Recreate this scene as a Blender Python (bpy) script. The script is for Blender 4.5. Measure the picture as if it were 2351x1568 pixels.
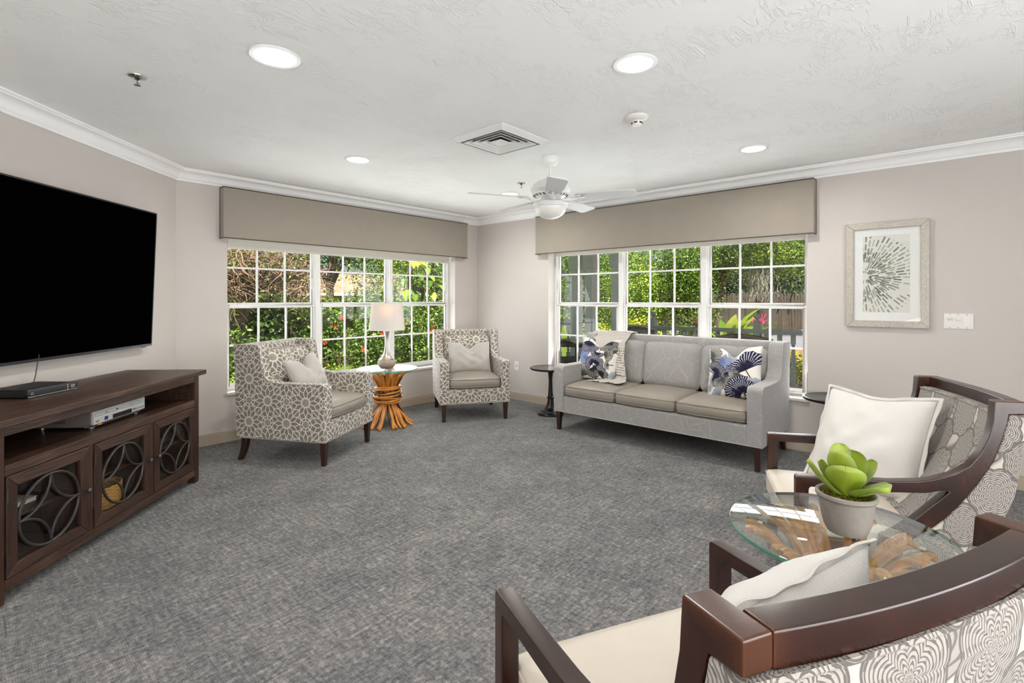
import bpy, bmesh, math, random
import numpy as np
from mathutils import Vector, Matrix

# ------------------------------------------------------------------ clear
for _o in list(bpy.data.objects):
    bpy.data.objects.remove(_o, do_unlink=True)
SC = bpy.context.scene
COL = SC.collection
R_ = math.radians

# ------------------------------------------------------------------ camera (2351 x 1568 frame)
CAM_H = 1.315
THETA = R_(41.72)
FPX = 1141.0
cd = bpy.data.cameras.new('camera')
cam = bpy.data.objects.new('camera', cd)
COL.objects.link(cam)
cam.location = (0, 0, CAM_H)
cam.rotation_euler = (R_(90), 0, THETA - R_(90))
cd.sensor_fit = 'HORIZONTAL'
cd.sensor_width = 36.0
cd.lens = FPX / 2351 * 36.0
cd.shift_y = -97.5 / 2351
cd.clip_start = 0.05
cd.clip_end = 300
SC.camera = cam
FW = Vector((math.cos(THETA), math.sin(THETA), 0))
RT = Vector((math.sin(THETA), -math.cos(THETA), 0))

# ------------------------------------------------------------------ world, sun, large area lights, exposure
world = bpy.data.worlds.new('world')
SC.world = world
world.use_nodes = True
wn = world.node_tree
wn.nodes.clear()
_sky = wn.nodes.new('ShaderNodeTexSky')
_sky.sky_type = 'NISHITA'
_sky.sun_disc = False
_sky.sun_elevation = R_(58)
_sky.sun_rotation = R_(200)
_sky.air_density = 1.0
_sky.dust_density = 1.5
_bg = wn.nodes.new('ShaderNodeBackground')
_bg.inputs['Strength'].default_value = 0.10
_wo = wn.nodes.new('ShaderNodeOutputWorld')
wn.links.new(_sky.outputs[0], _bg.inputs[0])
wn.links.new(_bg.outputs[0], _wo.inputs[0])

sd = bpy.data.lights.new('sun', 'SUN')
sd.energy = 12.0
sd.angle = R_(0.6)
sd.color = (1.0, 0.95, 0.86)
sun = bpy.data.objects.new('sun', sd)
COL.objects.link(sun)
sun.rotation_euler = Vector((0.30, 0.45, -1.0)).to_track_quat('-Z', 'Y').to_euler()


def area_light(name, loc, direction, sx, sy, energy, color=(1, 1, 1), spread=180, shape='RECTANGLE'):
    ld = bpy.data.lights.new(name, 'AREA')
    ld.shape = shape
    ld.size = sx
    ld.size_y = sy
    ld.energy = energy
    ld.color = color
    ld.spread = R_(spread)
    lo = bpy.data.objects.new(name, ld)
    COL.objects.link(lo)
    lo.location = loc
    lo.rotation_euler = Vector(direction).to_track_quat('-Z', 'Y').to_euler()
    return lo


# daylight arriving through the two window bays (just outside the glass)
area_light('daylight_back', (3.07, 5.34, 1.10), (0, -1, 0.45), 2.75, 1.45, 50, (0.95, 0.98, 1.0))
area_light('daylight_right', (5.22, 2.35, 1.10), (-1, 0, 0.45), 2.75, 1.45, 50, (0.95, 0.98, 1.0))
# fill lights added unseen behind the camera, to brighten ceiling and walls
area_light('fill_rear_a', (-2.45, -0.8, 1.15), (1, 0.25, 0.9), 4.2, 2.0, 100, (0.97, 0.985, 1.0))
area_light('fill_rear_b', (0.2, -2.45, 1.15), (-0.05, 1, 0.9), 4.4, 2.0, 188, (0.97, 0.985, 1.0))
CAN_W = 11.0

vs = SC.view_settings
vs.view_transform = 'Standard'
vs.look = 'None'
vs.exposure = 0.15
vs.gamma = 1.0
vs.use_curve_mapping = False
SC.cycles.use_denoising = True
SC.cycles.use_adaptive_sampling = True
SC.cycles.adaptive_threshold = 0.12
SC.cycles.adaptive_min_samples = 10
SC.cycles.max_bounces = 7
SC.cycles.diffuse_bounces = 4
SC.cycles.glossy_bounces = 4
SC.cycles.transmission_bounces = 6
SC.cycles.transparent_max_bounces = 16
SC.cycles.caustics_reflective = False
SC.cycles.caustics_refractive = False
SC.cycles.sample_clamp_indirect = 6.0

# ================================================================== helpers: colours and node expressions
def lin(c):
    c = c / 255.0
    return c / 12.92 if c <= 0.04045 else ((c + 0.055) / 1.055) ** 2.4


def rgb(r, g, b):
    return (lin(r), lin(g), lin(b), 1.0)


class X:
    """a scalar (or vector) socket with arithmetic"""
    __slots__ = ('g', 's')

    def __init__(self, g, s):
        self.g = g
        self.s = s

    def __add__(a, b): return a.g.m('ADD', a, b)
    def __radd__(a, b): return a.g.m('ADD', b, a)
    def __sub__(a, b): return a.g.m('SUBTRACT', a, b)
    def __rsub__(a, b): return a.g.m('SUBTRACT', b, a)
    def __mul__(a, b): return a.g.m('MULTIPLY', a, b)
    def __rmul__(a, b): return a.g.m('MULTIPLY', b, a)
    def __truediv__(a, b): return a.g.m('DIVIDE', a, b)
    def __rtruediv__(a, b): return a.g.m('DIVIDE', b, a)
    def __neg__(a): return a.g.m('MULTIPLY', a, -1.0)
    def lt(a, b): return a.g.m('LESS_THAN', a, b)
    def gt(a, b): return a.g.m('GREATER_THAN', a, b)
    def abs(a): return a.g.m('ABSOLUTE', a)
    def sin(a): return a.g.m('SINE', a)
    def cos(a): return a.g.m('COSINE', a)
    def sqrt(a): return a.g.m('SQRT', a)
    def floor(a): return a.g.m('FLOOR', a)
    def frac(a): return a.g.m('FRACT', a)
    def min(a, b): return a.g.m('MINIMUM', a, b)
    def max(a, b): return a.g.m('MAXIMUM', a, b)
    def mod(a, b): return a.g.m('FLOORED_MODULO', a, b)
    def pow(a, b): return a.g.m('POWER', a, b)
    def atan2(a, b): return a.g.m('ARCTAN2', a, b)
    def clamp(a): return a.g.m('ADD', a, 0.0, clamp=True)

    def step(a, lo, hi, smooth=True):
        n = a.g.nt.nodes.new('ShaderNodeMapRange')
        n.interpolation_type = 'SMOOTHSTEP' if smooth else 'LINEAR'
        n.clamp = True
        a.g.put(n.inputs[0], a)
        n.inputs[1].default_value = lo
        n.inputs[2].default_value = hi
        n.inputs[3].default_value = 0.0
        n.inputs[4].default_value = 1.0
        return X(a.g, n.outputs[0])


class Graph:
    def __init__(self, name):
        self.mat = bpy.data.materials.new(name)
        self.mat.use_nodes = True
        self.nt = self.mat.node_tree
        self.nt.nodes.clear()
        self.o = self.nt.nodes.new('ShaderNodeOutputMaterial')
        self.p = self.nt.nodes.new('ShaderNodeBsdfPrincipled')
        self.nt.links.new(self.p.outputs[0], self.o.inputs[0])
        self._tc = None
        self._sep = {}

    def put(self, inp, v):
        if isinstance(v, X):
            self.nt.links.new(v.s, inp)
        else:
            inp.default_value = v

    def m(self, op, a, b=0.0, c=None, clamp=False):
        n = self.nt.nodes.new('ShaderNodeMath')
        n.operation = op
        n.use_clamp = clamp
        self.put(n.inputs[0], a)
        if op not in ('ABSOLUTE', 'SINE', 'COSINE', 'SQRT', 'FLOOR', 'FRACT'):
            self.put(n.inputs[1], b)
        return X(self, n.outputs[0])

    def tc(self, which):
        if self._tc is None:
            self._tc = self.nt.nodes.new('ShaderNodeTexCoord')
        return X(self, self._tc.outputs[which])

    def xyz(self, v):
        n = self.nt.nodes.new('ShaderNodeSeparateXYZ')
        self.put(n.inputs[0], v)
        return tuple(X(self, n.outputs[i]) for i in range(3))

    def vec(self, x, y, z=0.0):
        n = self.nt.nodes.new('ShaderNodeCombineXYZ')
        self.put(n.inputs[0], x)
        self.put(n.inputs[1], y)
        self.put(n.inputs[2], z)
        return X(self, n.outputs[0])

    def uv(self):
        x, y, z = self.xyz(self.tc('UV'))
        return x, y

    def mapping(self, v, scale=(1, 1, 1), rot=(0, 0, 0), loc=(0, 0, 0)):
        n = self.nt.nodes.new('ShaderNodeMapping')
        self.put(n.inputs[0], v)
        n.inputs['Scale'].default_value = scale
        n.inputs['Rotation'].default_value = rot
        n.inputs['Location'].default_value = loc
        return X(self, n.outputs[0])

    def noise(self, v, scale, detail=2.0, rough=0.5, dist=0.0, color=False):
        n = self.nt.nodes.new('ShaderNodeTexNoise')
        self.put(n.inputs['Vector'], v)
        n.inputs['Scale'].default_value = scale
        n.inputs['Detail'].default_value = detail
        n.inputs['Roughness'].default_value = rough
        n.inputs['Distortion'].default_value = dist
        return X(self, n.outputs['Color' if color else 'Fac'])

    def voronoi(self, v, scale, feature='F1', out='Distance', rand=1.0):
        n = self.nt.nodes.new('ShaderNodeTexVoronoi')
        n.feature = feature
        self.put(n.inputs['Vector'], v)
        n.inputs['Scale'].default_value = scale
        n.inputs['Randomness'].default_value = rand
        return X(self, n.outputs[out])

    def white(self, v):
        n = self.nt.nodes.new('ShaderNodeTexWhiteNoise')
        n.noise_dimensions = '3D'
        self.put(n.inputs['Vector'], v)
        return X(self, n.outputs['Value'])

    def mix(self, f, a, b):
        n = self.nt.nodes.new('ShaderNodeMix')
        n.data_type = 'RGBA'
        self.put(n.inputs[0], f)
        self.put(n.inputs[6], a)
        self.put(n.inputs[7], b)
        return X(self, n.outputs[2])

    def ramp(self, f, stops):
        n = self.nt.nodes.new('ShaderNodeValToRGB')
        self.put(n.inputs[0], f)
        cr = n.color_ramp
        while len(cr.elements) < len(stops):
            cr.elements.new(0.5)
        for e, (p, c) in zip(cr.elements, stops):
            e.position = p
            e.color = c
        return X(self, n.outputs[0])

    def bump(self, h, strength=0.3, dist=0.01):
        n = self.nt.nodes.new('ShaderNodeBump')
        n.inputs['Strength'].default_value = strength
        n.inputs['Distance'].default_value = dist
        self.put(n.inputs['Height'], h)
        return X(self, n.outputs[0])

    def seg(self, x, y, ax, ay, bx, by):
        """distance from (x, y) to a segment"""
        dx, dy = bx - ax, by - ay
        L = dx * dx + dy * dy
        px = x - ax
        py = y - ay
        t = ((px * (dx / L)) + (py * (dy / L))).clamp()
        ex = px - t * dx
        ey = py - t * dy
        return (ex * ex + ey * ey).sqrt()

    def done(self, color, rough=0.6, spec=0.5, metal=0.0, normal=None, coat=0.0, emit=None, sheen=0.0):
        p = self.p
        self.put(p.inputs['Base Color'], color)
        self.put(p.inputs['Roughness'], rough)
        p.inputs['Specular IOR Level'].default_value = spec
        p.inputs['Metallic'].default_value = metal
        if coat:
            p.inputs['Coat Weight'].default_value = coat
            p.inputs['Coat Roughness'].default_value = 0.12
        if sheen:
            p.inputs['Sheen Weight'].default_value = sheen
        if normal is not None:
            self.nt.links.new(normal.s, p.inputs['Normal'])
        if emit:
            p.inputs['Emission Color'].default_value = emit[0]
            p.inputs['Emission Strength'].default_value = emit[1]
        return self.mat


def plain(name, c, rough=0.6, spec=0.5, metal=0.0, coat=0.0, var=0.04, nscale=18.0, bump=0.0):
    g = Graph(name)
    n = g.noise(g.tc('Object'), nscale, 3.0)
    k = 1.0 - var
    c2 = (min(1, c[0] * (1 + var)), min(1, c[1] * (1 + var)), min(1, c[2] * (1 + var)), 1)
    col = g.mix(n, (c[0] * k, c[1] * k, c[2] * k, 1), c2)
    nm = g.bump(n, bump, 0.004) if bump else None
    return g.done(col, rough, spec, metal, nm, coat)


def weave(name, c, scale=500.0, contrast=0.16, rough=0.85, bump=0.15, sheen=0.2):
    """woven upholstery cloth"""
    g = Graph(name)
    u, v = g.uv()
    w = (u * scale).sin() * (v * scale).sin()
    n1 = g.noise(g.vec(u * 14.0, v * 160.0), 4.0, 3.0)
    n2 = g.noise(g.vec(u * 160.0, v * 14.0), 4.0, 3.0)
    n3 = g.noise(g.vec(u, v), 9.0, 3.0)
    f = ((n1 + n2) * 0.35 + n3 * 0.3 + w * 0.06).clamp()
    lo = tuple(x * (1 - contrast) for x in c[:3]) + (1,)
    hi = tuple(min(1, x * (1 + contrast)) for x in c[:3]) + (1,)
    return g.done(g.mix(f, lo, hi), rough, 0.3, 0.0, g.bump(w + n1 + n2, bump, 0.0012), 0, None, sheen)


# ================================================================== helpers: meshes
class MB:
    def __init__(self):
        self.v = []
        self.f = []
        self.uvs = None          # optional per-face list of loop uvs

    def add(self, verts, faces, M=None, uvs=None):
        b = len(self.v)
        if M is not None:
            verts = [tuple(M @ Vector(p)) for p in verts]
        self.v.extend(tuple(p) for p in verts)
        self.f.extend(tuple(i + b for i in f) for f in faces)
        if uvs is not None:
            if self.uvs is None:
                self.uvs = [None] * (len(self.f) - len(faces))
            self.uvs.extend(uvs)
        elif self.uvs is not None:
            self.uvs.extend([None] * len(faces))
        return self

    def box(self, x0, x1, y0, y1, z0, z1, M=None):
        v = [(x0, y0, z0), (x1, y0, z0), (x1, y1, z0), (x0, y1, z0), (x0, y0, z1), (x1, y0, z1), (x1, y1, z1), (x0, y1, z1)]
        f = [(0, 3, 2, 1), (4, 5, 6, 7), (0, 1, 5, 4), (1, 2, 6, 5), (2, 3, 7, 6), (3, 0, 4, 7)]
        return self.add(v, f, M)

    def hexa(self, bot, top, M=None):
        """eight corners: bottom four ccw, top four ccw"""
        f = [(0, 3, 2, 1), (4, 5, 6, 7), (0, 1, 5, 4), (1, 2, 6, 5), (2, 3, 7, 6), (3, 0, 4, 7)]
        return self.add(list(bot) + list(top), f, M)

    def prism(self, pts, a0, a1, axis='x', M=None):
        """polygon of 2d points extruded along an axis from a0 to a1"""
        def P(p, a):
            if axis == 'x':
                return (a, p[0], p[1])
            if axis == 'y':
                return (p[0], a, p[1])
            return (p[0], p[1], a)
        n = len(pts)
        v = [P(p, a0) for p in pts] + [P(p, a1) for p in pts]
        f = [tuple(range(n - 1, -1, -1)), tuple(range(n, 2 * n))]
        for i in range(n):
            j = (i + 1) % n
            f.append((i, j, n + j, n + i))
        return self.add(v, f, M)

    def lathe(self, prof, n=32, M=None, cap=True, center=(0, 0)):
        v = []
        f = []
        for r, z in prof:
            for k in range(n):
                a = 2 * math.pi * k / n
                v.append((center[0] + r * math.cos(a), center[1] + r * math.sin(a), z))
        m = len(prof)
        for i in range(m - 1):
            for k in range(n):
                k2 = (k + 1) % n
                f.append((i * n + k, i * n + k2, (i + 1) * n + k2, (i + 1) * n + k))
        if cap:
            f.append(tuple(range(n - 1, -1, -1)))
            f.append(tuple((m - 1) * n + k for k in range(n)))
        return self.add(v, f, M)

    def tube(self, pts, r, n=8, closed=False, M=None):
        pts = [Vector(p) for p in pts]
        m = len(pts)
        rr = r if isinstance(r, (list, tuple)) else [r] * m
        v = []
        f = []
        up = None
        for i, p in enumerate(pts):
            if closed:
                t = pts[(i + 1) % m] - pts[i - 1]
            else:
                t = pts[min(i + 1, m - 1)] - pts[max(i - 1, 0)]
            if t.length < 1e-9:
                t = Vector((0, 0, 1))
            t.normalize()
            if up is None:
                up = Vector((0, 0, 1)) if abs(t.z) < 0.9 else Vector((1, 0, 0))
            a = t.cross(up)
            if a.length < 1e-6:
                a = t.cross(Vector((1, 0.3, 0)))
            a.normalize()
            b = a.cross(t).normalized()
            up = b
            for k in range(n):
                an = 2 * math.pi * k / n
                v.append(tuple(p + (a * math.cos(an) + b * math.sin(an)) * rr[i]))
        L = m if closed else m - 1
        for i in range(L):
            i2 = (i + 1) % m
            for k in range(n):
                k2 = (k + 1) % n
                f.append((i * n + k, i2 * n + k, i2 * n + k2, i * n + k2))
        if not closed:
            f.append(tuple(range(n)))
            f.append(tuple((m - 1) * n + k for k in range(n - 1, -1, -1)))
        return self.add(v, f, M)

    def grid(self, fn, nu, nv, M=None, uv=None, wrapu=False):
        v = []
        for j in range(nv + 1):
            for i in range(nu + (0 if wrapu else 1)):
                v.append(fn(i / nu, j / nv))
        w = nu if wrapu else nu + 1
        f = []
        us = []
        for j in range(nv):
            for i in range(nu):
                i2 = (i + 1) % w
                f.append((j * w + i, j * w + i2, (j + 1) * w + i2, (j + 1) * w + i))
                if uv:
                    us.append([uv(i / nu, j / nv), uv((i + 1) / nu, j / nv), uv((i + 1) / nu, (j + 1) / nv), uv(i / nu, (j + 1) / nv)])
        return self.add(v, f, M, us if uv else None)

    def mesh(self, name, bev=0.0, seg=2, angle=30, smooth=None):
        me = bpy.data.meshes.new(name)
        me.from_pydata(self.v, [], self.f)
        if self.uvs is not None:
            ul = me.uv_layers.new(name='UVMap')
            for poly, uu in zip(me.polygons, self.uvs):
                if uu is not None:
                    for li, t in zip(poly.loop_indices, uu):
                        ul.data[li].uv = t
        if bev:
            bm = bmesh.new()
            bm.from_mesh(me)
            bmesh.ops.remove_doubles(bm, verts=bm.verts, dist=1e-5)
            bmesh.ops.recalc_face_normals(bm, faces=bm.faces)
            es = [e for e in bm.edges if len(e.link_faces) == 2 and e.calc_face_angle(0) > R_(angle)]
            bmesh.ops.bevel(bm, geom=es, offset=bev, segments=seg, profile=0.5, affect='EDGES', clamp_overlap=True)
            bm.to_mesh(me)
            bm.free()
        finish(me, smooth if smooth is not None else (bev > 0), self.uvs is None)
        if bev:
            me['wn'] = 1
        return me


def finish(me, smooth, boxuv=True, fixn=True):
    if fixn and not me.uv_layers:
        bm = bmesh.new()
        bm.from_mesh(me)
        bmesh.ops.recalc_face_normals(bm, faces=bm.faces)
        bm.to_mesh(me)
        bm.free()
    if boxuv and len(me.polygons):
        ul = me.uv_layers.new(name='UVMap')
        co = np.empty(len(me.vertices) * 3)
        me.vertices.foreach_get('co', co)
        co = co.reshape(-1, 3)
        nl = len(me.loops)
        vi = np.empty(nl, dtype=np.int32)
        me.loops.foreach_get('vertex_index', vi)
        nrm = np.empty(len(me.polygons) * 3)
        me.polygons.foreach_get('normal', nrm)
        nrm = np.abs(nrm.reshape(-1, 3))
        tot = np.empty(len(me.polygons), dtype=np.int32)
        me.polygons.foreach_get('loop_total', tot)
        ax = np.repeat(np.argmax(nrm + np.array([0.02, 0.01, 0.0]), axis=1), tot)
        p = co[vi]
        uv = np.where((ax == 0)[:, None], p[:, [1, 2]], np.where((ax == 1)[:, None], p[:, [0, 2]], p[:, [0, 1]]))
        ul.data.foreach_set('uv', uv.astype(np.float32).ravel())
    if smooth:
        me.shade_smooth()
        try:
            me.set_sharp_from_angle(angle=R_(38))
        except Exception:
            pass


def ob(name, me, mat, parent=None, loc=None, rot=None, label=None):
    if isinstance(me, MB):
        me = me.mesh(name)
    o = bpy.data.objects.new(name, me)
    COL.objects.link(o)
    if mat is not None:
        if not me.materials:
            me.materials.append(mat)
    if parent is not None:
        o.parent = parent
    if loc is not None:
        o.location = loc
    if rot is not None:
        o.rotation_euler = rot
    if me.get('wn'):
        wn_ = o.modifiers.new('weighted_normals', 'WEIGHTED_NORMAL')
        wn_.keep_sharp = True
    if label:
        o['label'] = label
    return o


def tag(o, label, cat=None, group=None, kind=None):
    o['label'] = label
    if cat:
        o['category'] = cat
    if group:
        o['group'] = group
    if kind:
        o['kind'] = kind
    return o


def thing(name, label, cat, loc=(0, 0, 0), rz=0.0, group=None, kind=None):
    o = bpy.data.objects.new(name, None)
    o.empty_display_size = 0.1
    COL.objects.link(o)
    o.location = loc
    o.rotation_euler = (0, 0, rz)
    return tag(o, label, cat, group, kind)


def copy_tree(o, parent=None):
    c = o.copy()
    COL.objects.link(c)
    if parent is not None:
        c.parent = parent
    for ch in list(o.children):
        copy_tree(ch, c)
    return c


def softbox(sx, sy, sz, r, crown=0.0, n=10, sag=0.0, seed=0, wrinkle=0.0):
    """rounded cushion block centred on the origin (crown lifts the +z / -z faces)"""
    rnd = random.Random(seed)
    ph = [rnd.uniform(0, 6.28) for _ in range(6)]
    hx, hy, hz = sx / 2, sy / 2, sz / 2
    mb = MB()

    def warp(p):
        q = Vector((max(-hx + r, min(hx - r, p[0])), max(-hy + r, min(hy - r, p[1])), max(-hz + r, min(hz - r, p[2]))))
        d = Vector(p) - q
        if d.length > 1e-9:
            d = d.normalized() * r
        o = q + d
        a = max(0.0, 1 - (o.x / hx) ** 2)
        b = max(0.0, 1 - (o.y / hy) ** 2)
        c = max(0.0, 1 - (o.z / hz) ** 2)
        o.z += (1 if p[2] > 0 else -1 if p[2] < 0 else 0) * crown * (a * b) ** 0.6 * abs(p[2]) / hz
        if sag:
            o.z -= sag * a * b
        o.x += (o.x / hx) * crown * 0.35 * c * b
        o.y += (o.y / hy) * crown * 0.35 * c * a
        if wrinkle:
            o.z += wrinkle * math.sin(o.x * 31 + ph[0] + 2.0 * math.sin(o.y * 17 + ph[1])) * (1 - a * b)
        return tuple(o)
    N = n

    def face(fn):
        mb.grid(lambda u, v: warp(fn(-1 + 2 * _e(u), -1 + 2 * _e(v))), N, N)

    def _e(t):
        return t
    face(lambda a, b: (a * hx, b * hy, hz))
    face(lambda a, b: (-a * hx, b * hy, -hz))
    face(lambda a, b: (a * hx, -hy, b * hz))
    face(lambda a, b: (-a * hx, hy, b * hz))
    face(lambda a, b: (hx, a * hy, b * hz))
    face(lambda a, b: (-hx, -a * hy, b * hz))
    me = bpy.data.meshes.new('softbox')
    me.from_pydata(mb.v, [], mb.f)
    bm = bmesh.new()
    bm.from_mesh(me)
    bmesh.ops.remove_doubles(bm, verts=bm.verts, dist=1e-5)
    bm.to_mesh(me)
    bm.free()
    finish(me, True)
    return me


def welt(sx, sy, z, r, rad=0.004, crown=0.0, n=6):
    """closed rounded-rectangle loop of points for piping"""
    hx, hy = sx / 2, sy / 2
    pts = []
    for cx_, cy_, a0 in ((hx - r, hy - r, 0), (-hx + r, hy - r, 90), (-hx + r, -hy + r, 180), (hx - r, -hy + r, 270)):
        for k in range(n + 1):
            a = R_(a0 + 90 * k / n)
            pts.append((cx_ + r * math.cos(a), cy_ + r * math.sin(a), z))
    # add mid points so the loop can follow bulging sides
    out = []
    m = len(pts)
    for i in range(m):
        p, q = pts[i], pts[(i + 1) % m]
        out.append(p)
        d = math.hypot(p[0] - q[0], p[1] - q[1])
        if d > 0.08:
            k = int(d / 0.05)
            for j in range(1, k):
                t = j / k
                out.append((p[0] + (q[0] - p[0]) * t, p[1] + (q[1] - p[1]) * t, z))
    res = []
    for p in out:
        a = max(0.0, 1 - (p[0] / hx) ** 2)
        b = max(0.0, 1 - (p[1] / hy) ** 2)
        res.append((p[0] + (p[0] / hx) * crown * 0.3 * b, p[1] + (p[1] / hy) * crown * 0.3 * a, z))
    return res


def pillow_mesh(w, h, t, chop=0.0, n=26, pinch=0.05, flange=0.0, seed=1, wr=0.004, chopw=0.30):
    """throw pillow standing in the xz plane, front towards -y; uv in metres from its centre"""
    rnd = random.Random(seed)
    ph = [rnd.uniform(0, 6.28) for _ in range(8)]
    mb = MB()

    def P(u, v, s):
        a, b = 2 * u - 1, 2 * v - 1
        fa = 1 - abs(a) ** 2.6
        fb = 1 - abs(b) ** 2.6
        th = t / 2 * max(0.0, fa * fb) ** 0.55
        x = a * w / 2 * (1 - pinch * (1 - b * b))
        z = b * h / 2 * (1 - pinch * (1 - a * a))
        k = math.exp(-(a / chopw) ** 2)
        up = max(0.0, (b + 0.35) / 1.35)
        z -= chop * k * up ** 1.4
        th *= 1 - 0.45 * k * up * (1 if chop else 0)
        th += wr * math.sin(9 * a + ph[0] + 3 * math.sin(4 * b + ph[1])) * fa * fb
        th += wr * 0.7 * math.sin(11 * b + ph[2] + 3 * math.sin(5 * a + ph[3])) * fa * fb
        return (x, s * th, z)
    uvf = lambda u, v: ((u - 0.5) * w, (v - 0.5) * h)
    mb.grid(lambda u, v: P(u, v, -1), n, n, uv=uvf)
    mb.grid(lambda u, v: P(1 - u, v, 1), n, n, uv=lambda u, v: ((0.5 - u) * w, (v - 0.5) * h + 3.0))
    me = bpy.data.meshes.new('pillow')
    me.from_pydata(mb.v, [], mb.f)
    ul = me.uv_layers.new(name='UVMap')
    for poly, uu in zip(me.polygons, mb.uvs):
        for li, q in zip(poly.loop_indices, uu):
            ul.data[li].uv = q
    bm = bmesh.new()
    bm.from_mesh(me)
    bmesh.ops.remove_doubles(bm, verts=bm.verts, dist=1e-5)
    bm.to_mesh(me)
    bm.free()
    me.shade_smooth()
    # outline for piping or flange
    loop = []
    K = n * 2
    for i in range(K):
        loop.append(P(i / K, 0, 1))
    for i in range(K):
        loop.append(P(1, i / K, 1))
    for i in range(K):
        loop.append(P(1 - i / K, 1, 1))
    for i in range(K):
        loop.append(P(0, 1 - i / K, 1))
    loop = [(p[0], 0.0, p[2]) for p in loop]
    return me, loop


def bezier(p0, p1, p2, p3, n=12):
    out = []
    for i in range(n + 1):
        t = i / n
        a, b, c, d = (1 - t) ** 3, 3 * t * (1 - t) ** 2, 3 * t * t * (1 - t), t ** 3
        out.append(tuple(a * p0[k] + b * p1[k] + c * p2[k] + d * p3[k] for k in range(len(p0))))
    return out


def text_mesh(s, size, mat, parent, M, name='lettering', extrude=0.0003, align='CENTER'):
    cu = bpy.data.curves.new(name, 'FONT')
    cu.body = s
    cu.size = size
    cu.extrude = extrude
    cu.align_x = align
    cu.align_y = 'CENTER'
    t = bpy.data.objects.new(name, cu)
    COL.objects.link(t)
    dg = bpy.context.evaluated_depsgraph_get()
    me = bpy.data.meshes.new_from_object(t.evaluated_get(dg))
    bpy.data.objects.remove(t, do_unlink=True)
    me.materials.clear()
    o = ob(name, me, mat, parent)
    o.matrix_local = M
    return o

# ================================================================== materials
M = {}


def mat_wall():
    g = Graph('wall_paint')
    n = g.noise(g.tc('Object'), 60.0, 3.0)
    n2 = g.noise(g.tc('Object'), 1.3, 2.0)
    c = g.mix(n2, rgb(205, 197, 190), rgb(209, 202, 196))
    return g.done(c, 0.62, 0.3, 0, g.bump(n, 0.06, 0.003))


def mat_ceiling():
    g = Graph('skip_trowel_plaster')
    x, y, z = g.xyz(g.tc('Object'))
    base = g.noise(g.vec(x, y), 2.2, 3.0, 0.55, 0.6)
    # trowel ridges: thin contour lines of a warped noise, broken up by a second noise
    w = g.noise(g.vec(x * 1.0 + base * 0.5, y * 2.1), 5.0, 4.0, 0.6, 1.2)
    ridge = 1.0 - ((w - 0.5).abs() * 26.0).clamp()
    gate = g.noise(g.vec(x + 7.3, y), 3.2, 3.0).step(0.46, 0.58)
    w2 = g.noise(g.vec(x * 1.3 - 4.0, y * 2.4 + 2.0), 9.0, 4.0, 0.6, 1.0)
    ridge2 = 1.0 - ((w2 - 0.52).abs() * 20.0).clamp()
    gate2 = g.noise(g.vec(x - 3.3, y + 9.0), 4.0, 3.0).step(0.48, 0.58)
    fine = g.noise(g.vec(x, y), 45.0, 3.0)
    h = ridge * gate * 0.8 + ridge2 * gate2 * 0.6 + fine * 0.12
    return g.done(rgb(247, 247, 245), 0.75, 0.25, 0, g.bump(h, 0.5, 0.006))


def mat_carpet():
    g = Graph('carpet_loop_pile')
    x, y, z = g.xyz(g.tc('Object'))
    # cross-hatched streaks along both room axes
    a = g.noise(g.vec(x * 9.0, y * 60.0), 1.0, 4.0, 0.7)
    b = g.noise(g.vec(x * 60.0 + 11.0, y * 9.0), 1.0, 4.0, 0.7)
    blot = g.noise(g.vec(x, y), 2.6, 3.0, 0.6)
    fine = g.noise(g.vec(x, y), 55.0, 2.0)
    speck = g.noise(g.vec(x, y), 260.0, 2.0)
    t = ((x + y) * 430.0).sin() * ((x - y) * 430.0).sin()
    f = (a - 0.5) * 0.8 + (b - 0.5) * 0.8 + (blot - 0.5) * 0.4 + (fine - 0.5) * 0.8 + (speck - 0.5) * 0.9 + t * 0.07 + 0.47
    c = g.ramp(f, [(0.06, rgb(50, 52, 58)), (0.34, rgb(94, 95, 97)), (0.56, rgb(123, 121, 118)), (0.90, rgb(176, 170, 163))])
    # dark navy thread lines
    l1 = g.noise(g.vec(x * 2.2, y * 85.0), 1.0, 2.0, 0.5).step(0.66, 0.72)
    l2 = g.noise(g.vec(x * 85.0 + 5.0, y * 2.2), 1.0, 2.0, 0.5).step(0.68, 0.74)
    c = g.mix((l1.max(l2)) * 0.7, c, rgb(48, 54, 68))
    return g.done(c, 0.95, 0.1, 0, g.bump(t * 0.4 + speck, 0.5, 0.004), 0, None, 0.15)


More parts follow.
